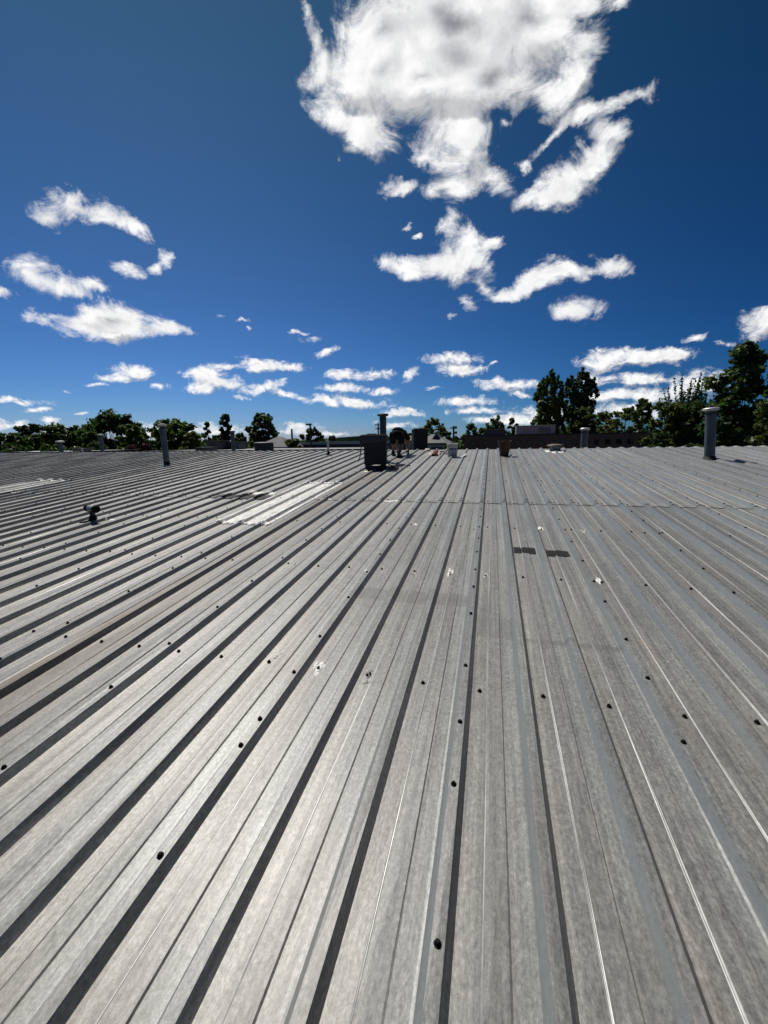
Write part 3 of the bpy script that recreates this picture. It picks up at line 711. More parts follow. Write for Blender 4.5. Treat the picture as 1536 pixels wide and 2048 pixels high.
# ---- white stick, rag and red hose
xa, va = roofpt(923, 918); xb, vb = roofpt(933, 911)
b = MB(); b.box(-.022, .022, 0, (Vector((xb-xa, vb-va)).length), 0, .02, bev=.004, M=MR @ Matrix.Translation((xa, va, .035)) @ Matrix.Rotation(-math.atan2(xb-xa, vb-va), 4, 'Z'))
tag(b.build('paint_stick', CAULK), 'white wooden stick lying on the roof just right of the pail', 'stick')
RED = noisy('red_cloth', (.10, .012, .012), (.20, .03, .025), 20, .8); RAGW = noisy('pink_white_rag', (.50, .42, .40), (.70, .64, .62), 12, .85)
x, v = roofpt(872, 910); g = random.Random(5)
nn = 15; vs = [(x-.17+.30*i/nn, v-.28+.5*j/nn, .02+.035*abs(math.sin(i*.9+j*.6))+.03*g.random()+(.03 if 3 < i < 11 else 0)-(.035 if i in (0, nn) or j in (0, nn) else 0)) for j in range(nn+1) for i in range(nn+1)]
vs = [(a+.03*g.uniform(-1, 1), b_+.04*g.uniform(-1, 1), c) for a, b_, c in vs]
fs = [(j*(nn+1)+i, j*(nn+1)+i+1, (j+1)*(nn+1)+i+1, (j+1)*(nn+1)+i) for j in range(nn) for i in range(nn)]
rg = mesh('rag', vs, fs, [RAGW, RED], M=MR, smooth=True, midx=[0 if ((k % nn) < 5 or (k % nn) > 11) and g.random() < .85 else 1 for k in range(len(fs))])
tag(rg, 'crumpled pink and red rag lying near the ridge left of the pail', 'rag')
pp = [roofpt(px, py) for px, py in [(868, 908), (872, 905), (878, 907), (883, 906), (888, 908), (893, 909.5), (897, 910.5)]]
b = MB(); b.tube([rp(x, v, .05+.02*math.sin(i*2)) for i, (x, v) in enumerate(pp)], .016, 8); tag(b.build('hose', RED, smooth=True), 'short red hose running from the rag towards the pail', 'hose')
# rock-like sealer lump on the ridge beside the condenser
x, v = roofpt(853, 904); lump = blob('sealant_patch', x, 12.9, .10, .14, .05, noisy('pale_lump', (.35, .33, .31), (.5, .48, .45), 30, .8), bld, h0=.03, seed=91)

# ---- louvred condenser beyond the ridge
P0 = farside(838.5, 1.1); w_ = mperpx(P0)*28/2; h = topz(P0, 857)
M0 = Matrix.Translation(P0) @ Matrix.Rotation(R(18), 4, 'Z') @ Matrix.Rotation(R(1.0), 4, 'Y')
t = empty('air_conditioner', M=M0); tag(t, 'tall black louvred condenser beyond the ridge, right of the bent person', 'air conditioner')
CND = noisy('condenser_black', (.012, .012, .013), (.03, .03, .032), 9, .5, .3)
b = MB(); b.box(-w_*.86, w_*.86, -w_*.86, w_*.86, -.05, h*.9, bev=.01)
b.build('coil', UNIT, t, M0)
b = MB(); nl = 9
for k in range(nl):
    z = h*.06+k*h*.82/nl; b.box(-w_*.98, w_*.98, -w_*.98, w_*.98, z, z+h*.05, bev=.008)
for sx_ in (-1, 1):
    for sy_ in (-1, 1): b.box(sx_*w_*.93-.02, sx_*w_*.93+.02, sy_*w_*.93-.02, sy_*w_*.93+.02, -.04, h*.93)
b.build('louvre', CND, t, M0)
b = MB(); b.box(-w_*1.02, w_*1.02, -w_*1.02, w_*1.02, h*.90, h*.985, bev=.012)
b.lathe([(w_*.8, h*.985), (w_*.8, h), (w_*.7, h+.004), (.001, h+.01)], 20); b.build('top_grille', CND, t, M0)

# ---- drum shaped condenser further left beyond the ridge
P0 = farside(528, 1.9); w_ = mperpx(P0)*36/2; h = topz(P0, 884.5)
M0 = Matrix.Translation(P0)
t = empty('air_conditioner', M=M0); tag(t, 'squat dark grey drum shaped condenser beyond the ridge, left of centre', 'air conditioner')
b = MB(); b.lathe([(w_*.95, -.1), (w_*.97, h*.93)], 28); b.build('coil', noisy('coil_grey', (.02, .022, .025), (.045, .048, .052), 12, .6, .3, stretch=(6, 6, 1)), t, M0)
b = MB()
for k in range(22):
    a = 2*math.pi*k/22; b.tube([(w_*math.cos(a), w_*math.sin(a), -.05), (w_*math.cos(a), w_*math.sin(a), h*.93)], .009, 5)
b.build('guard', noisy('guard_grey', (.03, .034, .038), (.06, .065, .07), 12, .5, .3), t, M0)
b = MB(); b.lathe([(w_*.9, h*.9), (w_*1.05, h*.92), (w_*1.07, h*.96), (w_*1.0, h), (.001, h+.01)], 28); flat_shade_by_angle(b.build('top_cover', noisy('cover_grey', (.035, .035, .034), (.06, .06, .058), 9, .6), t, M0))

# ================================================================== buildings beyond
BRICK = mat('brown_brick', (.1, .05, .035), .85); t_ = BRICK.node_tree
bt = N(t_, 'ShaderNodeTexBrick'); t_.links.new(texmap(t_, (1, 1, 1), rot=(R(90), 0, 0)), bt.inputs[0])
bt.inputs['Color1'].default_value = (.15, .08, .058, 1); bt.inputs['Color2'].default_value = (.22, .12, .085, 1); bt.inputs['Mortar'].default_value = (.11, .10, .09, 1)
bt.inputs['Scale'].default_value = 4.5; bt.inputs['Mortar Size'].default_value = .012
t_.links.new(mixc(t_, .35, bt.outputs[0], ramp(t_, noise(t_, texmap(t_, (1, 1, 1)), .5, 4, .6), [(.3, (.10, .055, .04)), (.7, (.24, .14, .10))])), P(BRICK).inputs['Base Color'])
FLATR = noisy('flat_roof_membrane', (.24, .24, .23), (.34, .34, .33), .6, .85); COPING = noisy('dark_coping', (.02, .02, .022), (.04, .04, .04), 1, .5)
GLASS = mat('dark_window_glass', (.012, .014, .018), .12, 0, .6); GREYW = noisy('grey_render', (.10, .10, .095), (.16, .16, .15), .5, .85)
PALE = noisy('pale_coping', (.42, .42, .40), (.55, .55, .53), .8, .6); DARKW = noisy('dark_blue_wall', (.018, .020, .035), (.035, .037, .055), .5, .7)
SHING = noisy('grey_shingles', (.10, .10, .105), (.19, .185, .18), 1.2, .9, detail=8)

def colx(px, D, y=880):     # world x,y of a picture column at distance D over the ground
    r = ray(px, y); k = D/math.hypot(r.x, r.y); return r.x*k, r.y*k
def X_at(px, Y): r = ray(px, 880); return r.x/r.y*Y
# -- long low brick building, right of centre
YB = 55.0; xa, xb = X_at(929, YB), X_at(1298, YB)
zt = at(1110, 867, math.hypot(X_at(1110, YB), YB)).z
t = empty('brick_building', ((xa+xb)/2, YB, 0)); tag(t, 'long low dark brown brick building with a row of small square windows', 'building')
MBk = t.matrix_basis.copy(); L = (xb-xa)/2
b = MB(); b.box(-L, L, 0, 16, 0, zt-.18); b.build('wall', BRICK, t, MBk)
b = MB(); b.box(-L-.08, L+.08, -.08, .25, zt-.18, zt); b.box(-L-.08, L+.08, 15.8, 16.08, zt-.18, zt); b.box(-L-.08, -L+.25, .25, 15.8, zt-.18, zt); b.box(L-.25, L+.08, .25, 15.8, zt-.18, zt); b.build('coping', COPING, t, MBk)
zc_ = at(1110, 885, math.hypot(X_at(1110, YB), YB)).z
k = 0
for px in np.arange(948, 1292, 22.3):
    cx = X_at(px, YB)-(xa+xb)/2; s_ = .25
    f = MB()
    for (x0, x1, z0, z1) in ((cx-s_-.05, cx-s_, zc_-s_-.05, zc_+s_+.05), (cx+s_, cx+s_+.05, zc_-s_-.05, zc_+s_+.05), (cx-s_, cx+s_, zc_+s_, zc_+s_+.05), (cx-s_-.0, cx+s_, zc_-s_-.05, zc_-s_)): f.box(x0, x1, -.03, .01, z0, z1)
    fo = f.build('window', COPING, t, MBk)
    p = MB(); p.box(cx-s_, cx+s_, -.012, .0, zc_-s_, zc_+s_); g_ = p.build('pane', GLASS, fo); g_.matrix_basis = Matrix()
    k += 1
b = MB(); b.box(L-1.9, L-1.8, -.09, -.003, 0, zt-.2); b.box(-L+5.2, -L+5.3, -.09, -.003, 0, zt-.2); b.build('downpipe', noisy('downpipe', (.10, .075, .06), (.14, .11, .09), 2, .6), t, MBk)
# -- rooftop units on the brick building
def pxbox(name, label, cat, px0, px1, pyt, Y, zb, depth, m, ribs=0, cap=None, rib_m=None, parts=()):
    x0, x1 = X_at(px0, Y), X_at(px1, Y); c = (x0+x1)/2; w = (x1-x0)/2
    z1 = at((px0+px1)/2, pyt, math.hypot(c, Y)).z
    t = empty(name, (c, Y, zb)); tag(t, label, cat); M = t.matrix_basis.copy(); h = z1-zb
    b = MB(); b.box(-w, w, 0, depth, 0, h-.05*h, bev=min(.05, w*.05)); b.build('body', m, t, M)
    if ribs:
        b = MB()
        for k in range(ribs+1):
            xx = -w+2*w*k/ribs; b.box(xx-.03, xx+.03, -.05, .02, .02, h*.94)
        b.build('rib', rib_m or m, t, M)
    b = MB(); b.box(-w*1.02, w*1.02, -.06, depth+.06, h*.95, h, bev=.02); b.build('top_cover', cap or m, t, M)
    return t, M, w, h
WU = noisy('pale_blue_metal', (.20, .25, .30), (.34, .38, .42), 1.5, .5, .2); WUD = noisy('grey_blue_metal', (.10, .13, .16), (.16, .19, .22), 1.5, .5, .2)
t, M_, w, h = pxbox('rooftop_air_handler', 'long pale ribbed air handler on top of the brick building', 'air handler', 1032, 1109, 850.5, YB+7, zt-.35, 2.4, WU, 12, noisy('dull_white_metal', (.3, .32, .34), (.42, .43, .44), 2, .5), noisy('rib_white', (.34, .38, .42), (.48, .5, .52), 2, .5))
b = MB(); b.box(w*.15, w*.75, -.09, -.055, h*.35, h*.8); b.build('access_panel', WUD, t, M_)
t, M_, w, h = pxbox('rooftop_air_handler', 'smaller dark slate rooftop unit on the brick building, left of the pale ribbed one', 'air handler', 969, 1009, 858, YB+6, zt-.35, 2, noisy('slate_metal', (.035, .045, .055), (.06, .07, .08), 2, .5, .2), 5)

# -- flat-roofed neighbour, left
def flatbuilding(name, label, px0, px1, Y, pyt, depth, wallm, roofm, cop, cop_h=.25, bands=(), z0=0):
    x0, x1 = X_at(px0, Y), X_at(px1, Y); c = (x0+x1)/2; w = abs(x1-x0)/2
    zt_ = at((px0+px1)/2, pyt, math.hypot(c, Y)).z
    t = empty(name, (c, Y, 0)); tag(t, label, 'building'); M = t.matrix_basis.copy()
    b = MB(); b.box(-w, w, 0, depth, 0, zt_-cop_h); b.build('wall', wallm, t, M)
    b = MB(); b.box(-w-.1, w+.1, -.1, .2, zt_-cop_h, zt_); b.box(-w-.1, w+.1, depth-.2, depth+.1, zt_-cop_h, zt_-.02); b.box(-w-.1, -w+.2, .2, depth-.2, zt_-cop_h, zt_-.01); b.box(w-.2, w+.1, .2, depth-.2, zt_-cop_h, zt_-.01)
    b.build('coping', cop, t, M)
    b = MB(); b.box(-w+.2, w-.2, .2, depth-.2, zt_-cop_h-.02, zt_-cop_h*.35); b.build('roof', roofm, t, M)
    for (nm, mm, za, zb_) in bands:
        b = MB(); b.box(-w-.02, w+.02, -.03, -.004, zt_-za, zt_-zb_); b.build(nm, mm, t, M)
    return t, M, w, zt_
ta, Ma, wa, za = flatbuilding('flat_roofed_building', 'long dark flat roofed building just beyond the ridge left of centre', 286, 722, 31, 899.5, 9, GREYW, FLATR, COPING, .16)
tb, Mb, wb_, zb = flatbuilding('flat_roofed_building', 'low building with a pale roof edge and dark blue wall behind the white pipe', 592, 735, 62, 883.2, 20, DARKW, FLATR, PALE, .42,
    bands=(('sign_band', noisy('grey_band', (.06, .06, .08), (.10, .10, .12), 1, .7), 1.25, .75), ('plinth', GREYW, 7.0, 1.9)))
tc_, Mc, wc, zc2 = flatbuilding('flat_roofed_building', 'low pale grey flat roof under the trees at the left edge', -60, 142, 34, 903.8, 9, GREYW, noisy('pale_membrane', (.40, .42, .45), (.52, .54, .57), .6, .8), COPING, .12)
for (px0, px1, pyt, Y, lab, mm) in ((412, 443, 881.5, 36, 'wider dark rooftop unit with a grey side on the flat roofed building', noisy('unit_dark', (.03, .032, .04), (.07, .07, .08), 2, .5, .2)),
                                    (449, 477, 883.5, 37, 'narrower rooftop unit with bluish panels next to the wider dark one', noisy('unit_bluish', (.05, .055, .08), (.10, .105, .13), 2, .5, .2)),
                                    (388, 415, 894.5, 33, 'low flat box on the parapet end of the flat roofed building', noisy('unit_low', (.035, .045, .045), (.06, .07, .07), 2, .6, .2)),
                                    (142, 160, 897, 37, 'small dark box at the left, beside the white stub pipe', COPING)):
    t, M_, w, h = pxbox('rooftop_unit', lab, 'rooftop unit', px0, px1, pyt, Y, (za if px0 > 300 else zc2)-.2, 1.3, mm)
    b = MB()
    for k in range(6): b.box(-w*.85, w*.1, -.03, -.004, h*(.15+.12*k), h*(.20+.12*k))
    b.build('louvre', UNIT, t, M_)
# -- houses
def house(label, px0, px1, Y, py_eave, py_ridge, depth, wallm, hip=.35, windows=(), porch=False, ridge_frac=(.3, .7)):
    x0, x1 = X_at(px0, Y), X_at(px1, Y); c = (x0+x1)/2; w = abs(x1-x0)/2; D = math.hypot(c, Y)
    ze = at((px0+px1)/2, py_eave, D).z; zr_ = at((px0+px1)/2, py_ridge, D+depth/2).z
    t = empty('house', (c, Y, 0)); tag(t, label, 'house'); M = t.matrix_basis.copy()
    b = MB(); b.box(-w, w, 0, depth, 0, ze-.05); b.build('wall', wallm, t, M)
    o = .35; xl, xr = -w+2*w*ridge_frac[0], -w+2*w*ridge_frac[1]
    V = [(-w-o, -o, ze-.1), (w+o, -o, ze-.1), (w+o, depth+o, ze-.1), (-w-o, depth+o, ze-.1), (xl, depth/2, zr_), (xr, depth/2, zr_)]
    V2 = [(x, y, z-.14) for x, y, z in V[:4]]
    b = MB(); b.add(V+V2, [(0, 1, 5, 4), (1, 2, 5), (2, 3, 4, 5), (3, 0, 4), (0, 6, 7, 1), (1, 7, 8, 2), (2, 8, 9, 3), (3, 9, 6, 0), (6, 9, 8, 7)]); b.build('roof', SHING, t, M)
    for (fx, zf, ww, hh) in windows:
        cx = -w+2*w*fx; z_ = ze-zf
        f = MB(); f.box(cx-ww/2-.08, cx+ww/2+.08, -.05, -.004, z_-hh-.08, z_+.08); fo = f.build('window', PVC, t, M)
        p = MB(); p.box(cx-ww/2, cx+ww/2, -.065, -.052, z_-hh, z_); g_ = p.build('pane', GLASS, fo); g_.matrix_basis = Matrix()
    if porch:
        b = MB(); b.box(-w-.2, w+.2, -2.2, -.01, ze-2.3, ze-2.15); b.build('porch_roof', SHING, t, M)
        b = MB()
        for k in range(4): xx = -w+2*w*(k+.1)/3.2; b.box(xx-.06, xx+.06, -2.15, -2.03, 0, ze-2.3)
        b.build('porch_post', PVC, t, M)
    return t, M, w, ze, zr_
HW = noisy('beige_siding', (.16, .15, .135), (.24, .225, .20), 1, .8, stretch=(1, 1, 8))
h1 = house('grey shingled house with small windows, right of the black condenser', 846, 888, 47, 884, 868.5, 7, HW, windows=((.18, .5, .6, 1.0), (.5, .5, .6, 1.0), (.82, .5, .7, 1.0)), porch=True, ridge_frac=(.15, .45))
b = MB(); xd = .15; b.add([(xd-.5, 1.2, h1[3]+.3), (xd+.5, 1.2, h1[3]+.3), (xd, 1.25, h1[3]+1.0), (xd, 3.2, h1[3]+1.0), (xd-.5, 3.0, h1[3]+.5), (xd+.5, 3.0, h1[3]+.5)], [(0, 1, 2), (0, 2, 3, 4), (1, 5, 3, 2)]); b.build('dormer', DARKW, h1[0], h1[1])
h2 = house('house with a brownish roof between the bent person and the black condenser', 796, 842, 58, 879.5, 871.5, 8, HW, windows=((.2, .5, .9, 1.1), (.55, .5, .9, 1.1), (.85, .5, .8, 1.1)), ridge_frac=(.25, .75))
for o_ in h2[0].children:
    if o_.name.startswith('roof'): o_.data.materials[0] = noisy('brown_shingles', (.11, .095, .06), (.18, .155, .10), 1.2, .9)
h3 = house('house with a pale grey hip roof behind the drum shaped condenser', 511, 569, 56, 893, 873.5, 6, HW, windows=((.3, .5, .9, 1.1), (.7, .5, .9, 1.1)), ridge_frac=(.42, .56))


# -- poles
WOOD = noisy('pole_wood', (.045, .038, .03), (.08, .065, .05), 3, .9, stretch=(1, 1, .2)); STEELD = noisy('dark_pole_paint', (.012, .012, .014), (.025, .025, .028), 2, .5, .3)
def upole(px, D, pyt, label, arms, r=.16):
    x, y = colx(px, D); zt_ = at(px, pyt, D).z; t = empty('utility_pole', (x, y, 0)); tag(t, label, 'utility pole'); M = t.matrix_basis.copy()
    b = MB(); b.tube([(0, 0, 0), (0, 0, zt_*.5), (0, 0, zt_)], [r*1.25, r*1.1, r*.85], 10); b.build('post', WOOD, t, M)
    for (dz_, hw) in arms:
        b = MB(); b.box(-hw, hw, -.06, .06, zt_-dz_-.07, zt_-dz_+.07)
        for s_ in (-.9, -.45, .45, .9): b.tube([(hw*s_, 0, zt_-dz_+.07), (hw*s_, 0, zt_-dz_+.25)], .05, 6)
        b.build('crossarm', WOOD, t, M)
    return t, Vector((x, y, zt_))
upole(584.5, 66, 857.5, 'plain dark pole without arms, between the round topped tree and the street lamp', ())
pA = upole(757, 78, 846, 'tall utility pole with two crossarms just left of the tall dark vent pipe', ((.35, .62), (1.05, .5)))[1]
pB = upole(739.5, 150, 868.5, 'far small utility pole on the skyline left of the heater', ((.5, 1.1),), r=.2)[1]
pC = upole(907, 70, 852, 'utility pole beside the dark columnar tree', ((.35, .5),))[1]
xl_, yl_ = colx(621.5, 44); zl = at(621.5, 847, 44).z
t = empty('street_lamp', (xl_, yl_, 0)); tag(t, 'black street lamp with a box head pointing left', 'street lamp'); M = t.matrix_basis.copy()
b = MB(); b.tube([(0, 0, 0), (0, 0, zl-.15)], [.13, .085], 10); b.tube([(0, 0, 0), (0, 0, .5)], [.25, .22], 10); b.build('post', STEELD, t, M)
b = MB(); b.box(-.42, .12, -.18, .18, zl-.17, zl, bev=.03); b.build('lamp_head', STEELD, t, M)
def wire(a, b_, sag, label, n=16):
    mb = MB(); mb.tube([a.lerp(b_, i/n)-Vector((0, 0, sag*4*(i/n)*(1-i/n))) for i in range(n+1)], .014, 5); tag(mb.build('overhead_wire', BLACK), label, 'wire')
far = at(560, 874, 190)
wire(pA-Vector((.5, 0, .2)), pB-Vector((.8, 0, .2)), 1.0, 'thin overhead wire between the tall crossarm pole and the far small pole')
wire(pA+Vector((.5, 0, -.2)), pC+Vector((0, 0, -.3)), .6, 'thin overhead wire running from the tall crossarm pole to the one by the columnar tree')

# ================================================================== trees and shrubs
def leafmat(name, c1, c2, tr=.35):
    m = mat(name, c1, .55, 0, .35); t = m.node_tree
    at_ = N(t, 'ShaderNodeAttribute', attribute_name='tone')
    col = ramp(t, at_.outputs['Fac'], [(0, c1), (.75, c2), (1, tuple(min(1, c*1.7) for c in c2))])
    t.links.new(col, P(m).inputs['Base Color'])
    tl = N(t, 'ShaderNodeBsdfTranslucent'); t.links.new(mixc(t, 1.0, col, (.9, 1.15, .5), 'MULTIPLY'), tl.inputs[0])
    mx = N(t, 'ShaderNodeMixShader'); mx.inputs[0].default_value = tr
    out = t.nodes['Material Output']; t.links.new(P(m).outputs[0], mx.inputs[1]); t.links.new(tl.outputs[0], mx.inputs[2]); t.links.new(mx.outputs[0], out.inputs[0])
    return m
LEAF = {'dark': leafmat('dark_leaves', (.022, .045, .011), (.066, .104, .024)),
        'mid': leafmat('green_leaves', (.036, .068, .013), (.10, .15, .03)),
        'olive': leafmat('olive_leaves', (.055, .072, .016), (.125, .145, .034)),
        'blue': leafmat('blue_green_leaves', (.022, .048, .018), (.066, .108, .040)),
        'yellow': leafmat('yellow_green_leaves', (.05, .075, .012), (.13, .16, .03)),
        'red': leafmat('red_purple_leaves', (.05, .010, .018), (.13, .025, .04), .15)}
BARK = noisy('bark', (.025, .020, .016), (.06, .05, .04), 4, .9, stretch=(1, 1, .3))
def leaves(name, centers, radii, nleaf, size, m, parent, M, seed, aspect=.6, droop=0.0, elong=None):
    g = np.random.default_rng(seed)
    centers = np.array(centers, float); radii = np.array(radii, float)
    k_ = 7 if len(centers) < 120 else 2         # break every limb's foliage into smaller sprays
    sub = g.normal(size=(len(centers)*k_, 3)); sub /= np.linalg.norm(sub, axis=1)[:, None]
    rr = np.repeat(radii, k_); cc = np.repeat(centers, k_, 0)
    elo = np.array([1, 1, .8]) if elong is None else np.array(elong)
    centers = cc+sub*(rr*g.uniform(.35, .95, len(rr)))[:, None]*elo; radii = rr*g.uniform(.22, .50, len(rr))
    w = radii**1.7; w /= w.sum()
    idx = g.choice(len(centers), nleaf, p=w)
    d = g.normal(size=(nleaf, 3)); d /= np.linalg.norm(d, axis=1)[:, None]
    r = radii[idx]*np.abs(g.normal(0, .62, nleaf))
    sc3 = np.array([1, 1, .72]) if elong is None else np.array(elong)
    p = centers[idx]+d*r[:, None]*sc3
    nrm = d*.7+g.normal(size=(nleaf, 3))*.75+np.array([0, 0, .35]); nrm /= np.linalg.norm(nrm, axis=1)[:, None]
    u = np.cross(nrm, g.normal(size=(nleaf, 3))); u /= np.linalg.norm(u, axis=1)[:, None]+1e-9; v = np.cross(nrm, u)
    s = size*g.uniform(.55, 1.3, nleaf)[:, None]
    a = p+u*s; b_ = p+v*s*aspect; c = p-u*s+nrm*s*.3; e = p-v*s*aspect
    V = np.stack([a, b_, c, e], 1).reshape(-1, 3)
    me = bpy.data.meshes.new(name); me.vertices.add(len(V)); me.vertices.foreach_set('co', V.ravel())
    me.loops.add(nleaf*4); me.loops.foreach_set('vertex_index', np.arange(nleaf*4)); me.polygons.add(nleaf)
    me.polygons.foreach_set('loop_start', np.arange(0, nleaf*4, 4)); me.update(calc_edges=True)
    ct = g.uniform(0, .7, len(centers))
    tone = np.repeat(np.clip(ct[idx]+g.uniform(-.1, .45, nleaf), 0, 1), 4)
    at_ = me.attributes.new('tone', 'FLOAT', 'POINT'); at_.data.foreach_set('value', tone)
    me.materials.append(m); return link(bpy.data.objects.new(name, me), parent, M)
def tree(label, px, pyt, wpx, D, kind='mid', shape='round', n=9000, size=.26, base=.25, seed=0, name='broadleaf_tree', cat='tree', group='trees around the neighbouring lots', ncl=26, bush=False, trunkr=None, gap=.95, dens=1.0, offx=0):
    x, y = colx(px, D, 870); zt_ = at(px, pyt, D).z; P0 = Vector((x, y, 0))
    d = Vector((x, y, 7))-CAM; scl = (d.x*AX[2]+d.y*AY[2]+d.z*AZ[2])/FPX
    W = wpx*scl/2; H = zt_
    t = empty(name, P0); tag(t, label, cat, group); M = t.matrix_basis.copy(); g = random.Random(seed)
    zb = H*base; ch = H-zb; cen = []; rad = []
    if shape == 'round':
        for i in range(ncl):
            f = (i+.5)/ncl; z = zb+ch*f*.93
            prof = math.sin(math.pi*min(1, (f*.80+.14)))**.55
            a = i*2.4+g.uniform(-.4, .4); rr = W*prof*math.sqrt(g.uniform(.15, 1))*.80
            cen.append((rr*math.cos(a), rr*math.sin(a), z)); rad.append(W*g.uniform(.24, .36)*(.55+.45*prof))
        cen.append((0, 0, zb+ch*.5)); rad.append(W*.5)
        for k in range(3): cen.append((g.uniform(-.25, .25)*W, g.uniform(-.2, .2)*W, H-W*.26)); rad.append(W*.24)
        for s_ in (-1, 1): cen.append((s_*W*.76, 0, zb+ch*g.uniform(.35, .6))); rad.append(W*.24)
    elif shape == 'spread':
        for i in range(ncl):
            a = i*2.4+g.uniform(-.4, .4); rr = W*math.sqrt((i+.5)/ncl)*.86
            top = 1-(rr/W)**2.4*.45; z = zb+ch*top*g.choice([.95, .9, .85, .7, .5, .3])
            cen.append((rr*math.cos(a), rr*math.sin(a), z-W*.05)); rad.append(W*g.uniform(.18, .27))
        for k in range(4): cen.append((g.uniform(-.3, .3)*W, g.uniform(-.3, .3)*W, H-W*.24)); rad.append(W*.22)
        cen.append((0, 0, zb+ch*.45)); rad.append(W*.5)
        for k in range(10): cen.append((W*(-.8+1.6*k/9), g.uniform(-.3, .3)*W, H*g.uniform(.16, .42))); rad.append(W*.26)
    elif shape == 'upright':      # several rising leaders
        nl = max(3, ncl//9)
        for q in range(nl):
            fx = -1+2*(q+.5)/nl; topq = H*(1-.10*abs(fx)-g.uniform(0, .05)) if q != nl//2 else H
            m_ = ncl//nl
            for i in range(m_):
                f = (i+.5)/m_; z = zb+(topq-zb)*f
                sp = W*.42*math.sin(math.pi*(f*.80+.14))**.6
                cen.append((fx*W*(.35+.38*f**.5)+g.uniform(-1, 1)*sp*.5, g.uniform(-1, 1)*W*.45, z-sp*.4)); rad.append(max(W*.07, sp*g.uniform(.55, .85)))
            for e_ in range(3): cen.append((fx*W*(.70+.03*e_), g.uniform(-.1, .1)*W, topq-W*(.10+.22*e_))); rad.append(W*(.085+.03*e_))
    elif shape == 'column':
        for i in range(ncl):
            f = (i+.5)/ncl; cen.append((g.uniform(-.2, .2)*W, g.uniform(-.2, .2)*W, zb+ch*f)); rad.append(W*.85*(1-f**3*.75))
    elif shape == 'feather':      # sprays radiating up and out
        for i in range(ncl):
            a = g.uniform(0, 6.28); el_ = g.uniform(.15, 1.45); L_ = g.uniform(.75, 1.0)
            dirv = (math.cos(a)*math.cos(el_), math.sin(a)*math.cos(el_), math.sin(el_))
            for q in np.linspace(.3, 1.0, 26):
                cen.append((dirv[0]*W*L_*q, dirv[1]*W*L_*q, zb+dirv[2]*ch*L_*q)); rad.append(W*(.13-.10*q))
    tr = trunkr or max(.10, W*.045)
    b = MB(); top = Vector((0, 0, zb+ch*(.45 if shape != 'upright' else .3)))
    b.tube([(0, 0, -.05), (0, 0, zb*.4), (W*.03, 0, zb), top], [tr*1.3, tr, tr*.85, tr*.45], 8)
    js = range(len(cen)) if len(cen) < 45 else (range(25, len(cen), 26) if shape == 'feather' else g.sample(range(len(cen)), 45))
    for j in js:
        c = Vector(cen[j]); s0 = Vector((0, 0, zb*(.75+.3*g.random()))) if c.z < zb+ch*.55 else Vector((0, 0, zb+ch*.22*g.random()))
        if shape == 'upright': s0 = Vector((c.x*.12, c.y*.1, zb*.9))
        mid_ = s0.lerp(c, .5)+Vector((0, 0, -.05*ch*(1 if shape != 'upright' else -.6)))
        b.tube([s0, mid_, c], [tr*.42, tr*.25, tr*.07], 5, cap=False)
    b.build('trunk', BARK, t, M, smooth=True)
    leaves('crown', cen, rad, int(n*dens*1.55), size*(1.15 if shape == 'round' else 1.05), LEAF[kind], t, M, seed, .6, elong=(1, 1, 1.5) if shape == 'upright' else None)
    return t
T = tree
SP = dict
# left skyline
T('low dark tree clump at the left edge of the picture', 14, 864, 110, 105, 'dark', 'round', 9000, .30, .1, 1)
T('small spreading tree at the left end of the tree line', 68, 846, 84, 100, 'dark', 'spread', 9000, .30, .25, 2)
T('medium dark tree left of the broad round crowned one', 126, 848, 116, 95, 'dark', 'spread', 13000, .30, .2, 3, ncl=34)
T('broad round crowned tree, tallest of the left tree line', 220, 825, 138, 92, 'dark', 'spread', 24000, .28, .12, 4, ncl=60)
T('green lower tree growing in front of the right side of the broad one', 262, 846, 66, 82, 'mid', 'round', 8000, .25, .08, 5)
T('small olive tree in front of the left side of the broad one', 178, 862, 50, 84, 'olive', 'round', 4500, .25, .08, 6)
T('round topped tree behind the leaning vent pipe', 350, 833, 112, 88, 'mid', 'spread', 18000, .28, .1, 7, ncl=48)
T('olive bushy tree right of the leaning vent pipe', 385, 862, 60, 80, 'olive', 'round', 6000, .25, .05, 8)
T('slender small tree between the round topped tree and the clumped tall one', 415, 844, 30, 92, 'dark', 'round', 2500, .25, .3, 9, ncl=14)
T('tall narrow tree with separate clumps of foliage behind the ridge vent pipe', 452, 828, 44, 86, 'dark', 'round', 5200, .25, .35, 10, ncl=18)
T('low dark tree between the clumped tall one and the dense oval one', 440, 868, 70, 84, 'dark', 'round', 5500, .25, .05, 11)
T('small yellowish green tree just left of the dense oval one', 481, 865, 40, 80, 'mid', 'round', 3200, .25, .1, 12)
T('large dense oval tree behind the drum shaped condenser', 530, 824, 76, 84, 'blue', 'round', 14000, .26, .1, 13, ncl=44)
T('left hand foot of shrubs beside the dense oval tree', 500, 852, 40, 82, 'mid', 'round', 3200, .25, .1, 14, ncl=16)
T('scrubby olive tree right of the grey hip roof, around the plain pole', 585, 876, 60, 60, 'olive', 'round', 5000, .2, .1, 15)
T('round dark tree behind the street lamp', 627, 855, 50, 95, 'dark', 'round', 6000, .27, .1, 16)
T('small green tree left of the one behind the street lamp', 603, 868, 30, 90, 'yellow', 'round', 2200, .25, .1, 17, ncl=14)
T('low tree on the skyline right of the street lamp', 664, 871, 40, 120, 'dark', 'round', 2600, .32, .1, 18, ncl=14)
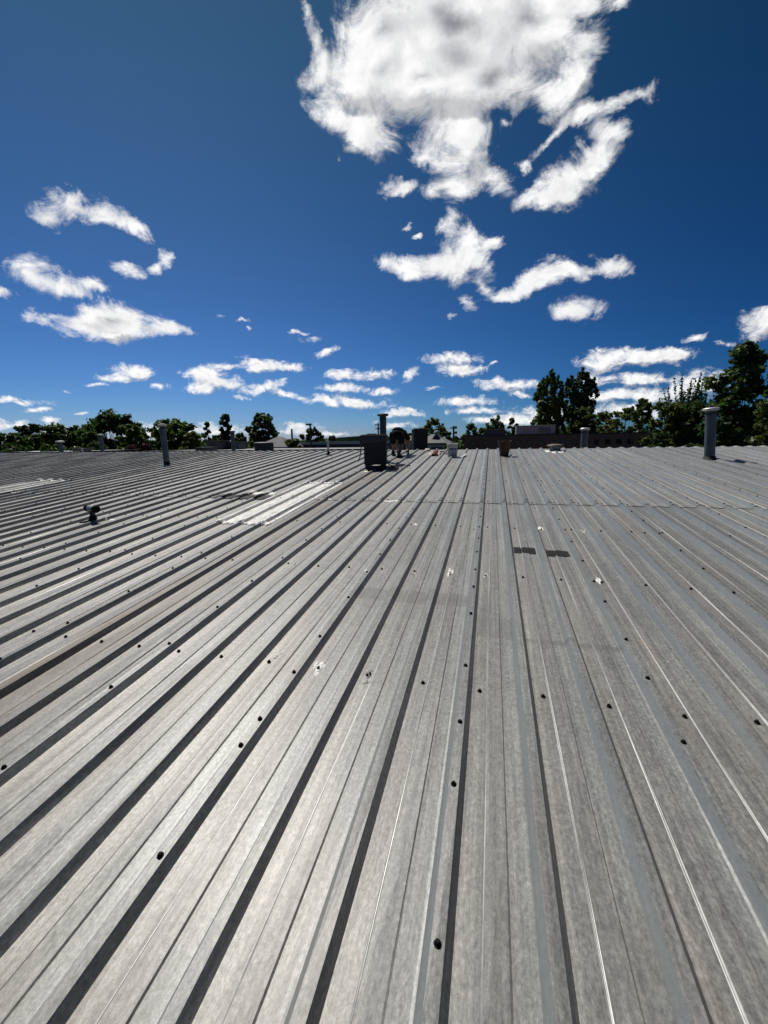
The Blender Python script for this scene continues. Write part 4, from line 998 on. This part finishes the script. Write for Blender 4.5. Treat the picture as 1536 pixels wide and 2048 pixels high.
# middle
T('dark round tree just right of the bent person', 806, 860, 34, 95, 'dark', 'round', 3500, .26, .1, 20, ncl=16)
T('small tree close by the left of the black condenser', 824, 866, 26, 90, 'mid', 'round', 2200, .25, .1, 21, ncl=12)
T('loose fan shaped tree behind the grey shingled house', 867, 835, 66, 76, 'olive', 'spread', 5200, .2, .3, 22, ncl=34)
T('low dark tree right of the loose fan shaped one', 893, 862, 38, 72, 'dark', 'round', 4200, .22, .05, 23)
T('dark columnar conifer left of the brick building', 912.5, 850, 15, 66, 'dark', 'column', 5000, .14, .03, 24, name='columnar_conifer', ncl=12)
T('green rounded tree behind the left end of the brick building', 944, 846, 50, 78, 'mid', 'round', 6000, .24, .1, 25)
T('spiky upright tree rising behind the dark slate rooftop unit', 990, 829, 52, 76, 'mid', 'upright', 5200, .2, .45, 26, ncl=40)
T('bushy low tree below the spiky upright one', 970, 853, 56, 80, 'olive', 'round', 5500, .24, .1, 27)
T('small round headed tree left of the pale air handler', 1025, 836, 30, 88, 'dark', 'round', 3500, .24, .4, 28, ncl=16)
T('far tree showing over the pale ribbed air handler', 1070, 851, 36, 120, 'dark', 'round', 1500, .3, .4, 29, ncl=12)
# right
T('tall forked tree with open left side behind the brick building', 1096, 738, 66, 74, 'mid', 'upright', 15000, .21, .30, 30, ncl=66)
T('tall dark tree right behind the forked one', 1155, 735, 76, 76, 'blue', 'upright', 22000, .21, .12, 31, ncl=80)
T('loose lower branchy tree hanging at the left of the forked tree', 1078, 800, 34, 72, 'mid', 'round', 2200, .21, .5, 32, ncl=12)
T('dark mass of low tree at the foot of the two tall ones', 1168, 810, 90, 72, 'dark', 'round', 12000, .21, .05, 33)
T('low dark tree right of the two tall ones', 1207, 820, 84, 70, 'dark', 'round', 6000, .21, .05, 34)
T('olive green lower tree behind the vent by the brick building', 1245, 812, 96, 66, 'olive', 'round', 8000, .2, .05, 35)
T('dark pointed tree above the right end of the brick building', 1283, 795, 66, 62, 'dark', 'round', 9000, .18, .1, 36, ncl=45)
T('feathery spiky tree left of the big maple', 1366, 738, 140, 50, 'blue', 'feather', 36000, .115, .30, 37, ncl=130)
T('olive lower tree under the feathery spiky one', 1335, 800, 110, 48, 'olive', 'round', 16000, .15, .03, 38)
T('dark tree filling in behind the rightmost vent pipe', 1400, 800, 100, 47, 'dark', 'round', 20000, .15, .03, 39)
T('big dark maple, tallest tree at the right edge', 1470, 683, 128, 44, 'dark', 'round', 34000, .15, .16, 40, ncl=64)
T('tree cut off by the right edge of the picture', 1560, 694, 90, 42, 'mid', 'round', 16000, .14, .15, 41, ncl=40)
T('yellowish lower tree at the right edge under the maple', 1525, 800, 70, 38, 'olive', 'round', 10000, .12, .03, 42)
T('dark undergrowth tree below the maple', 1450, 845, 120, 43, 'dark', 'round', 10000, .14, .02, 43)
T('dark shrub between the brick building and the rightmost vent pipe', 1325, 862, 70, 45, 'dark', 'round', 6000, .13, .02, 44, name='shrub', cat='shrub')
# shrubs
T('red purple leaved shrub left of the leaning vent pipe', 290, 886, 60, 58, 'red', 'round', 5000, .16, .02, 50, name='shrub', cat='shrub')
T('second reddish shrub between the broad tree and the first red one', 263, 889, 36, 60, 'red', 'round', 3000, .16, .02, 51, name='shrub', cat='shrub')
T('bright yellow green sapling at the left edge near the pale flat roof', 47, 893, 18, 30, 'yellow', 'feather', 700, .07, .55, 52, name='sapling', cat='sapling', ncl=18)
T('dark hedge like shrub left of the small dark box', 110, 884, 110, 62, 'dark', 'round', 8000, .2, .02, 53, name='shrub', cat='shrub')
T('dark green shrub right of the small dark box', 190, 880, 70, 62, 'dark', 'round', 6000, .2, .02, 54, name='shrub', cat='shrub')
T('low dark shrub at the far left under the trees', 25, 884, 90, 66, 'dark', 'round', 6000, .2, .02, 55, name='shrub', cat='shrub')
T('olive shrub below the round topped tree', 420, 882, 60, 62, 'olive', 'round', 5000, .18, .02, 56, name='shrub', cat='shrub')
T('green shrub by the foot of the grey shingled house', 893, 890, 24, 40, 'mid', 'round', 2200, .10, .02, 57, name='shrub', cat='shrub')
# far wooded hill and the distant woods that close the view
hv, hf = [], []
pxs = np.linspace(-700, 2300, 160); gr_ = np.random.default_rng(5)
for i, px in enumerate(pxs):
    r = ray(px, 878); D = 620.0; top = 8.2+4*math.exp(-((px-745)/100)**2)+.8*math.sin(px*.02)+.8*gr_.random()
    k = D/math.hypot(r.x, r.y); bx, by = r.x*k, r.y*k; dn = Vector((bx, by, 0)).normalized()
    for (o_, z) in ((-60, 0), (-30, top*.7), (0, top), (70, top*.6), (120, 0)): hv.append((bx+dn.x*o_, by+dn.y*o_, z))
for i in range(len(pxs)-1):
    for j in range(4): hf.append((i*5+j, (i+1)*5+j, (i+1)*5+j+1, i*5+j+1))
tag(mesh('hills', hv, hf, noisy('wooded_hill', (.003, .007, .004), (.007, .013, .006), .06, .95, spec=0)), kind='structure')
def woods(px0, px1, D, hmean, n, seed, size):
    g2 = random.Random(seed); cen = []; rad = []
    px = px0
    while px < px1:
        x, y = colx(px, D+g2.uniform(-12, 12), 878); h = hmean*g2.uniform(.75, 1.12); r_ = g2.uniform(2.2, 4.2)
        for z in (h-r_, h*.55, h*.2): cen.append((x+g2.uniform(-1, 1), y, z)); rad.append(r_*(1 if z > h*.5 else 1.3))
        px += r_*FPX/D*.9
    o = leaves('distant_woods', cen, rad, n, size, LEAF['dark'], None, None, seed); tag(o, kind='stuff')
woods(-260, 600, 175, 7.2, 60000, 61, .55)
woods(560, 1100, 235, 6.6, 26000, 62, .6)
woods(1050, 1900, 130, 9.5, 60000, 63, .45)

# ================================================================== the person bending over on the roof
def skinmesh(name, joints, edges, m, parent, M, sub=2, root=0):
    me = bpy.data.meshes.new(name); me.from_pydata([j[0] for j in joints], edges, []); me.update()
    o = bpy.data.objects.new(name+'_tmp', me); COL.objects.link(o)
    sk = o.modifiers.new('s', 'SKIN'); sk.use_smooth_shade = True
    for i, j in enumerate(joints):
        r = j[1]; v = me.skin_vertices[0].data[i]; v.radius = r if isinstance(r, tuple) else (r, r); v.use_root = (i == root)
    ss = o.modifiers.new('u', 'SUBSURF'); ss.levels = sub; ss.render_levels = sub
    bpy.context.view_layer.update()
    dg = bpy.context.evaluated_depsgraph_get(); res = bpy.data.meshes.new_from_object(o.evaluated_get(dg)); bpy.data.objects.remove(o)
    res.name = name; res.materials.clear(); res.materials.append(m)
    res.polygons.foreach_set('use_smooth', [True]*len(res.polygons))
    return link(bpy.data.objects.new(name, res), parent, M)
xf, vf = roofpt(792, 914); PF = rp(xf, vf)
MPn = Matrix.Translation(PF) @ Matrix.Rotation(R(-6), 4, 'Z')
per = empty('person', M=MPn)
tag(per, 'person in black t-shirt and black shorts bending forward at the waist, seen from behind', 'person')
SKIN = noisy('skin', (.26, .15, .10), (.33, .20, .14), 6, .6); BLK = noisy('black_cloth', (.007, .007, .008), (.016, .016, .018), 9, .9, spec=.2)
SOCK = noisy('dark_sock', (.03, .03, .03), (.05, .05, .05), 20, .9); SHOE = noisy('black_shoe', (.008, .008, .008), (.02, .02, .02), 12, .6); HAIR = noisy('dark_hair', (.012, .009, .007), (.03, .022, .016), 30, .7)
sl_ = math.tan(SL)
def lz(y): return y*sl_
# legs: the left foot further up the slope, the right foot nearer
LA, RA = (-.16, .20, lz(.20)+.08), (.15, -.22, lz(-.22)+.08)
J = [((0, .02, .80), (.15, .11)),            # 0 pelvis
     ((0, .16, .86), (.135, .105)), ((0, .32, .82), (.15, .115)), ((0, .46, .74), (.155, .115)),   # spine bent forward
     ((0, .57, .66), .06), ((0, .63, .61), .055),                                            # neck
     ((0, .69, .55), (.07, .085)), ((0, .73, .46), (.065, .075)),                             # head, hanging down
     ((-.10, .03, .74), .095), ((-.15, .10, .46), .060), ((-.155, .17, .30), .055), (LA, .036),   # left leg
     ((.10, -.01, .74), .095), ((.15, -.03, .44), .060), ((.155, -.13, .28), .055), (RA, .036),    # right leg
     ((-.17, .46, .70), .055), ((-.22, .50, .46), .042), ((-.17, .55, .26), .032), ((-.16, .57, .20), .024),   # left arm
     ((.17, .46, .70), .055), ((.24, .46, .46), .042), ((.20, .50, .26), .032), ((.19, .52, .20), .024),      # right arm
     ((-.15, .59, .14), (.034, .02)), ((.18, .54, .14), (.034, .02)),                          # palms
     ((LA[0], LA[1]+.06, LA[2]-.045), (.036, .028)), ((LA[0], LA[1]+.15, LA[2]-.055), (.036, .02)),
     ((RA[0]+.02, RA[1]+.06, RA[2]-.045), (.036, .028)), ((RA[0]+.04, RA[1]+.15, RA[2]-.055), (.036, .02))]
Ed = [(0, 1), (1, 2), (2, 3), (3, 4), (4, 5), (5, 6), (6, 7), (0, 8), (8, 9), (9, 10), (10, 11), (0, 12), (12, 13), (13, 14), (14, 15),
      (3, 16), (16, 17), (17, 18), (18, 19), (3, 20), (20, 21), (21, 22), (22, 23), (19, 24), (23, 25), (11, 26), (26, 27), (15, 28), (28, 29)]
def low(js):
    """crouch: hips and back lower, knees bent forward"""
    return [((x, y+.10*math.sin(min(1, max(0, z/.8))*math.pi), z if z < .12 else .12+(z-.12)*.76), r) for (x, y, z), r in js]
for (pi, sgn) in ((24, -1), (25, 1)):
    bx, by, bz = J[pi][0]
    for k, (off, ln) in enumerate([(-.026, .060), (-.009, .070), (.009, .066), (.026, .052)]):
        a = len(J); J += [((bx+off, by+.006, bz-.038), .0095), ((bx+off*1.1, by+.018, bz-.038-ln*.5), .0085), ((bx+off*1.1, by+.008-.02, bz-.038-ln*.9), .0075)]
        Ed += [(pi, a), (a, a+1), (a+1, a+2)]
    a = len(J); J += [((bx-sgn*.036, by-.012, bz-.005), .011), ((bx-sgn*.050, by-.016, bz-.040), .009), ((bx-sgn*.044, by-.018, bz-.066), .008)]
    Ed += [(pi, a), (a, a+1), (a+1, a+2)]
skinmesh('body', low(J), Ed, SKIN, per, MPn)
# t-shirt: torso and short sleeves, rucked up over the back
skinmesh('shirt', low([((0, .03, .88), (.165, .125)), ((0, .17, .91), (.175, .135)), ((0, .32, .86), (.18, .14)), ((0, .47, .77), (.175, .13)), ((0, .55, .69), (.09, .08)),
                   ((-.18, .46, .71), .08), ((-.225, .49, .56), .072), ((.18, .46, .71), .08), ((.235, .47, .56), .072)]),
         [(0, 1), (1, 2), (2, 3), (3, 4), (3, 5), (5, 6), (3, 7), (7, 8)], BLK, per, MPn)
skinmesh('shorts', low([((0, .01, .81), (.175, .135)), ((0, .06, .87), (.165, .125)), ((-.10, .03, .72), .125), ((-.14, .08, .54), .108), ((-.148, .10, .44), .104), ((.10, -.01, .72), .125), ((.14, -.02, .54), .108), ((.15, -.03, .40), .104)]),
         [(0, 1), (0, 2), (2, 3), (3, 4), (0, 5), (5, 6), (6, 7)], BLK, per, MPn)
for A, dx_ in ((LA, 0), (RA, .03)):
    so = skinmesh('sock', [((A[0], A[1]-.005, A[2]+.10), .043), ((A[0], A[1], A[2]+.02), .044), ((A[0], A[1]+.02, A[2]-.03), .046)], [(0, 1), (1, 2)], SOCK, per, MPn)
    sh_ = skinmesh('shoe', [((A[0], A[1]-.045, A[2]-.035), (.045, .045)), ((A[0], A[1]+.01, A[2]-.02), (.050, .055)), ((A[0]+dx_*.5, A[1]+.10, A[2]-.035), (.052, .042)), ((A[0]+dx_, A[1]+.19, A[2]-.045), (.045, .030))], [(0, 1), (1, 2), (2, 3)], SHOE, per, MPn)
skinmesh('hair', low([((0, .665, .60), (.078, .085)), ((0, .72, .57), (.082, .092)), ((0, .765, .50), (.068, .075))]), [(0, 1), (1, 2)], HAIR, per, MPn)
# face details (turned to the roof)
fb = MB()
for s_ in (-1, 1):
    fb.lathe([(.001, -.012), (.010, -.008), (.012, 0), (.010, .008), (.001, .012)], 8, M=Matrix.Translation(low([((s_*.028, .655, .475), 0)])[0][0]))
fb.build('eye', BLACK, per, MPn, smooth=True)
fb = MB(); fb.tube([low([(c_, 0)])[0][0] for c_ in ((0, .668, .50), (0, .640, .46), (0, .655, .445))], [.008, .014, .009], 8); fb.build('nose', SKIN, per, MPn, smooth=True)
fb = MB()
for s_ in (-1, 1): fb.tube([low([(c_, 0)])[0][0] for c_ in ((s_*.072, .70, .53), (s_*.086, .71, .505), (s_*.074, .705, .475))], [.008, .014, .008], 8)
fb.build('ear', SKIN, per, MPn, smooth=True)
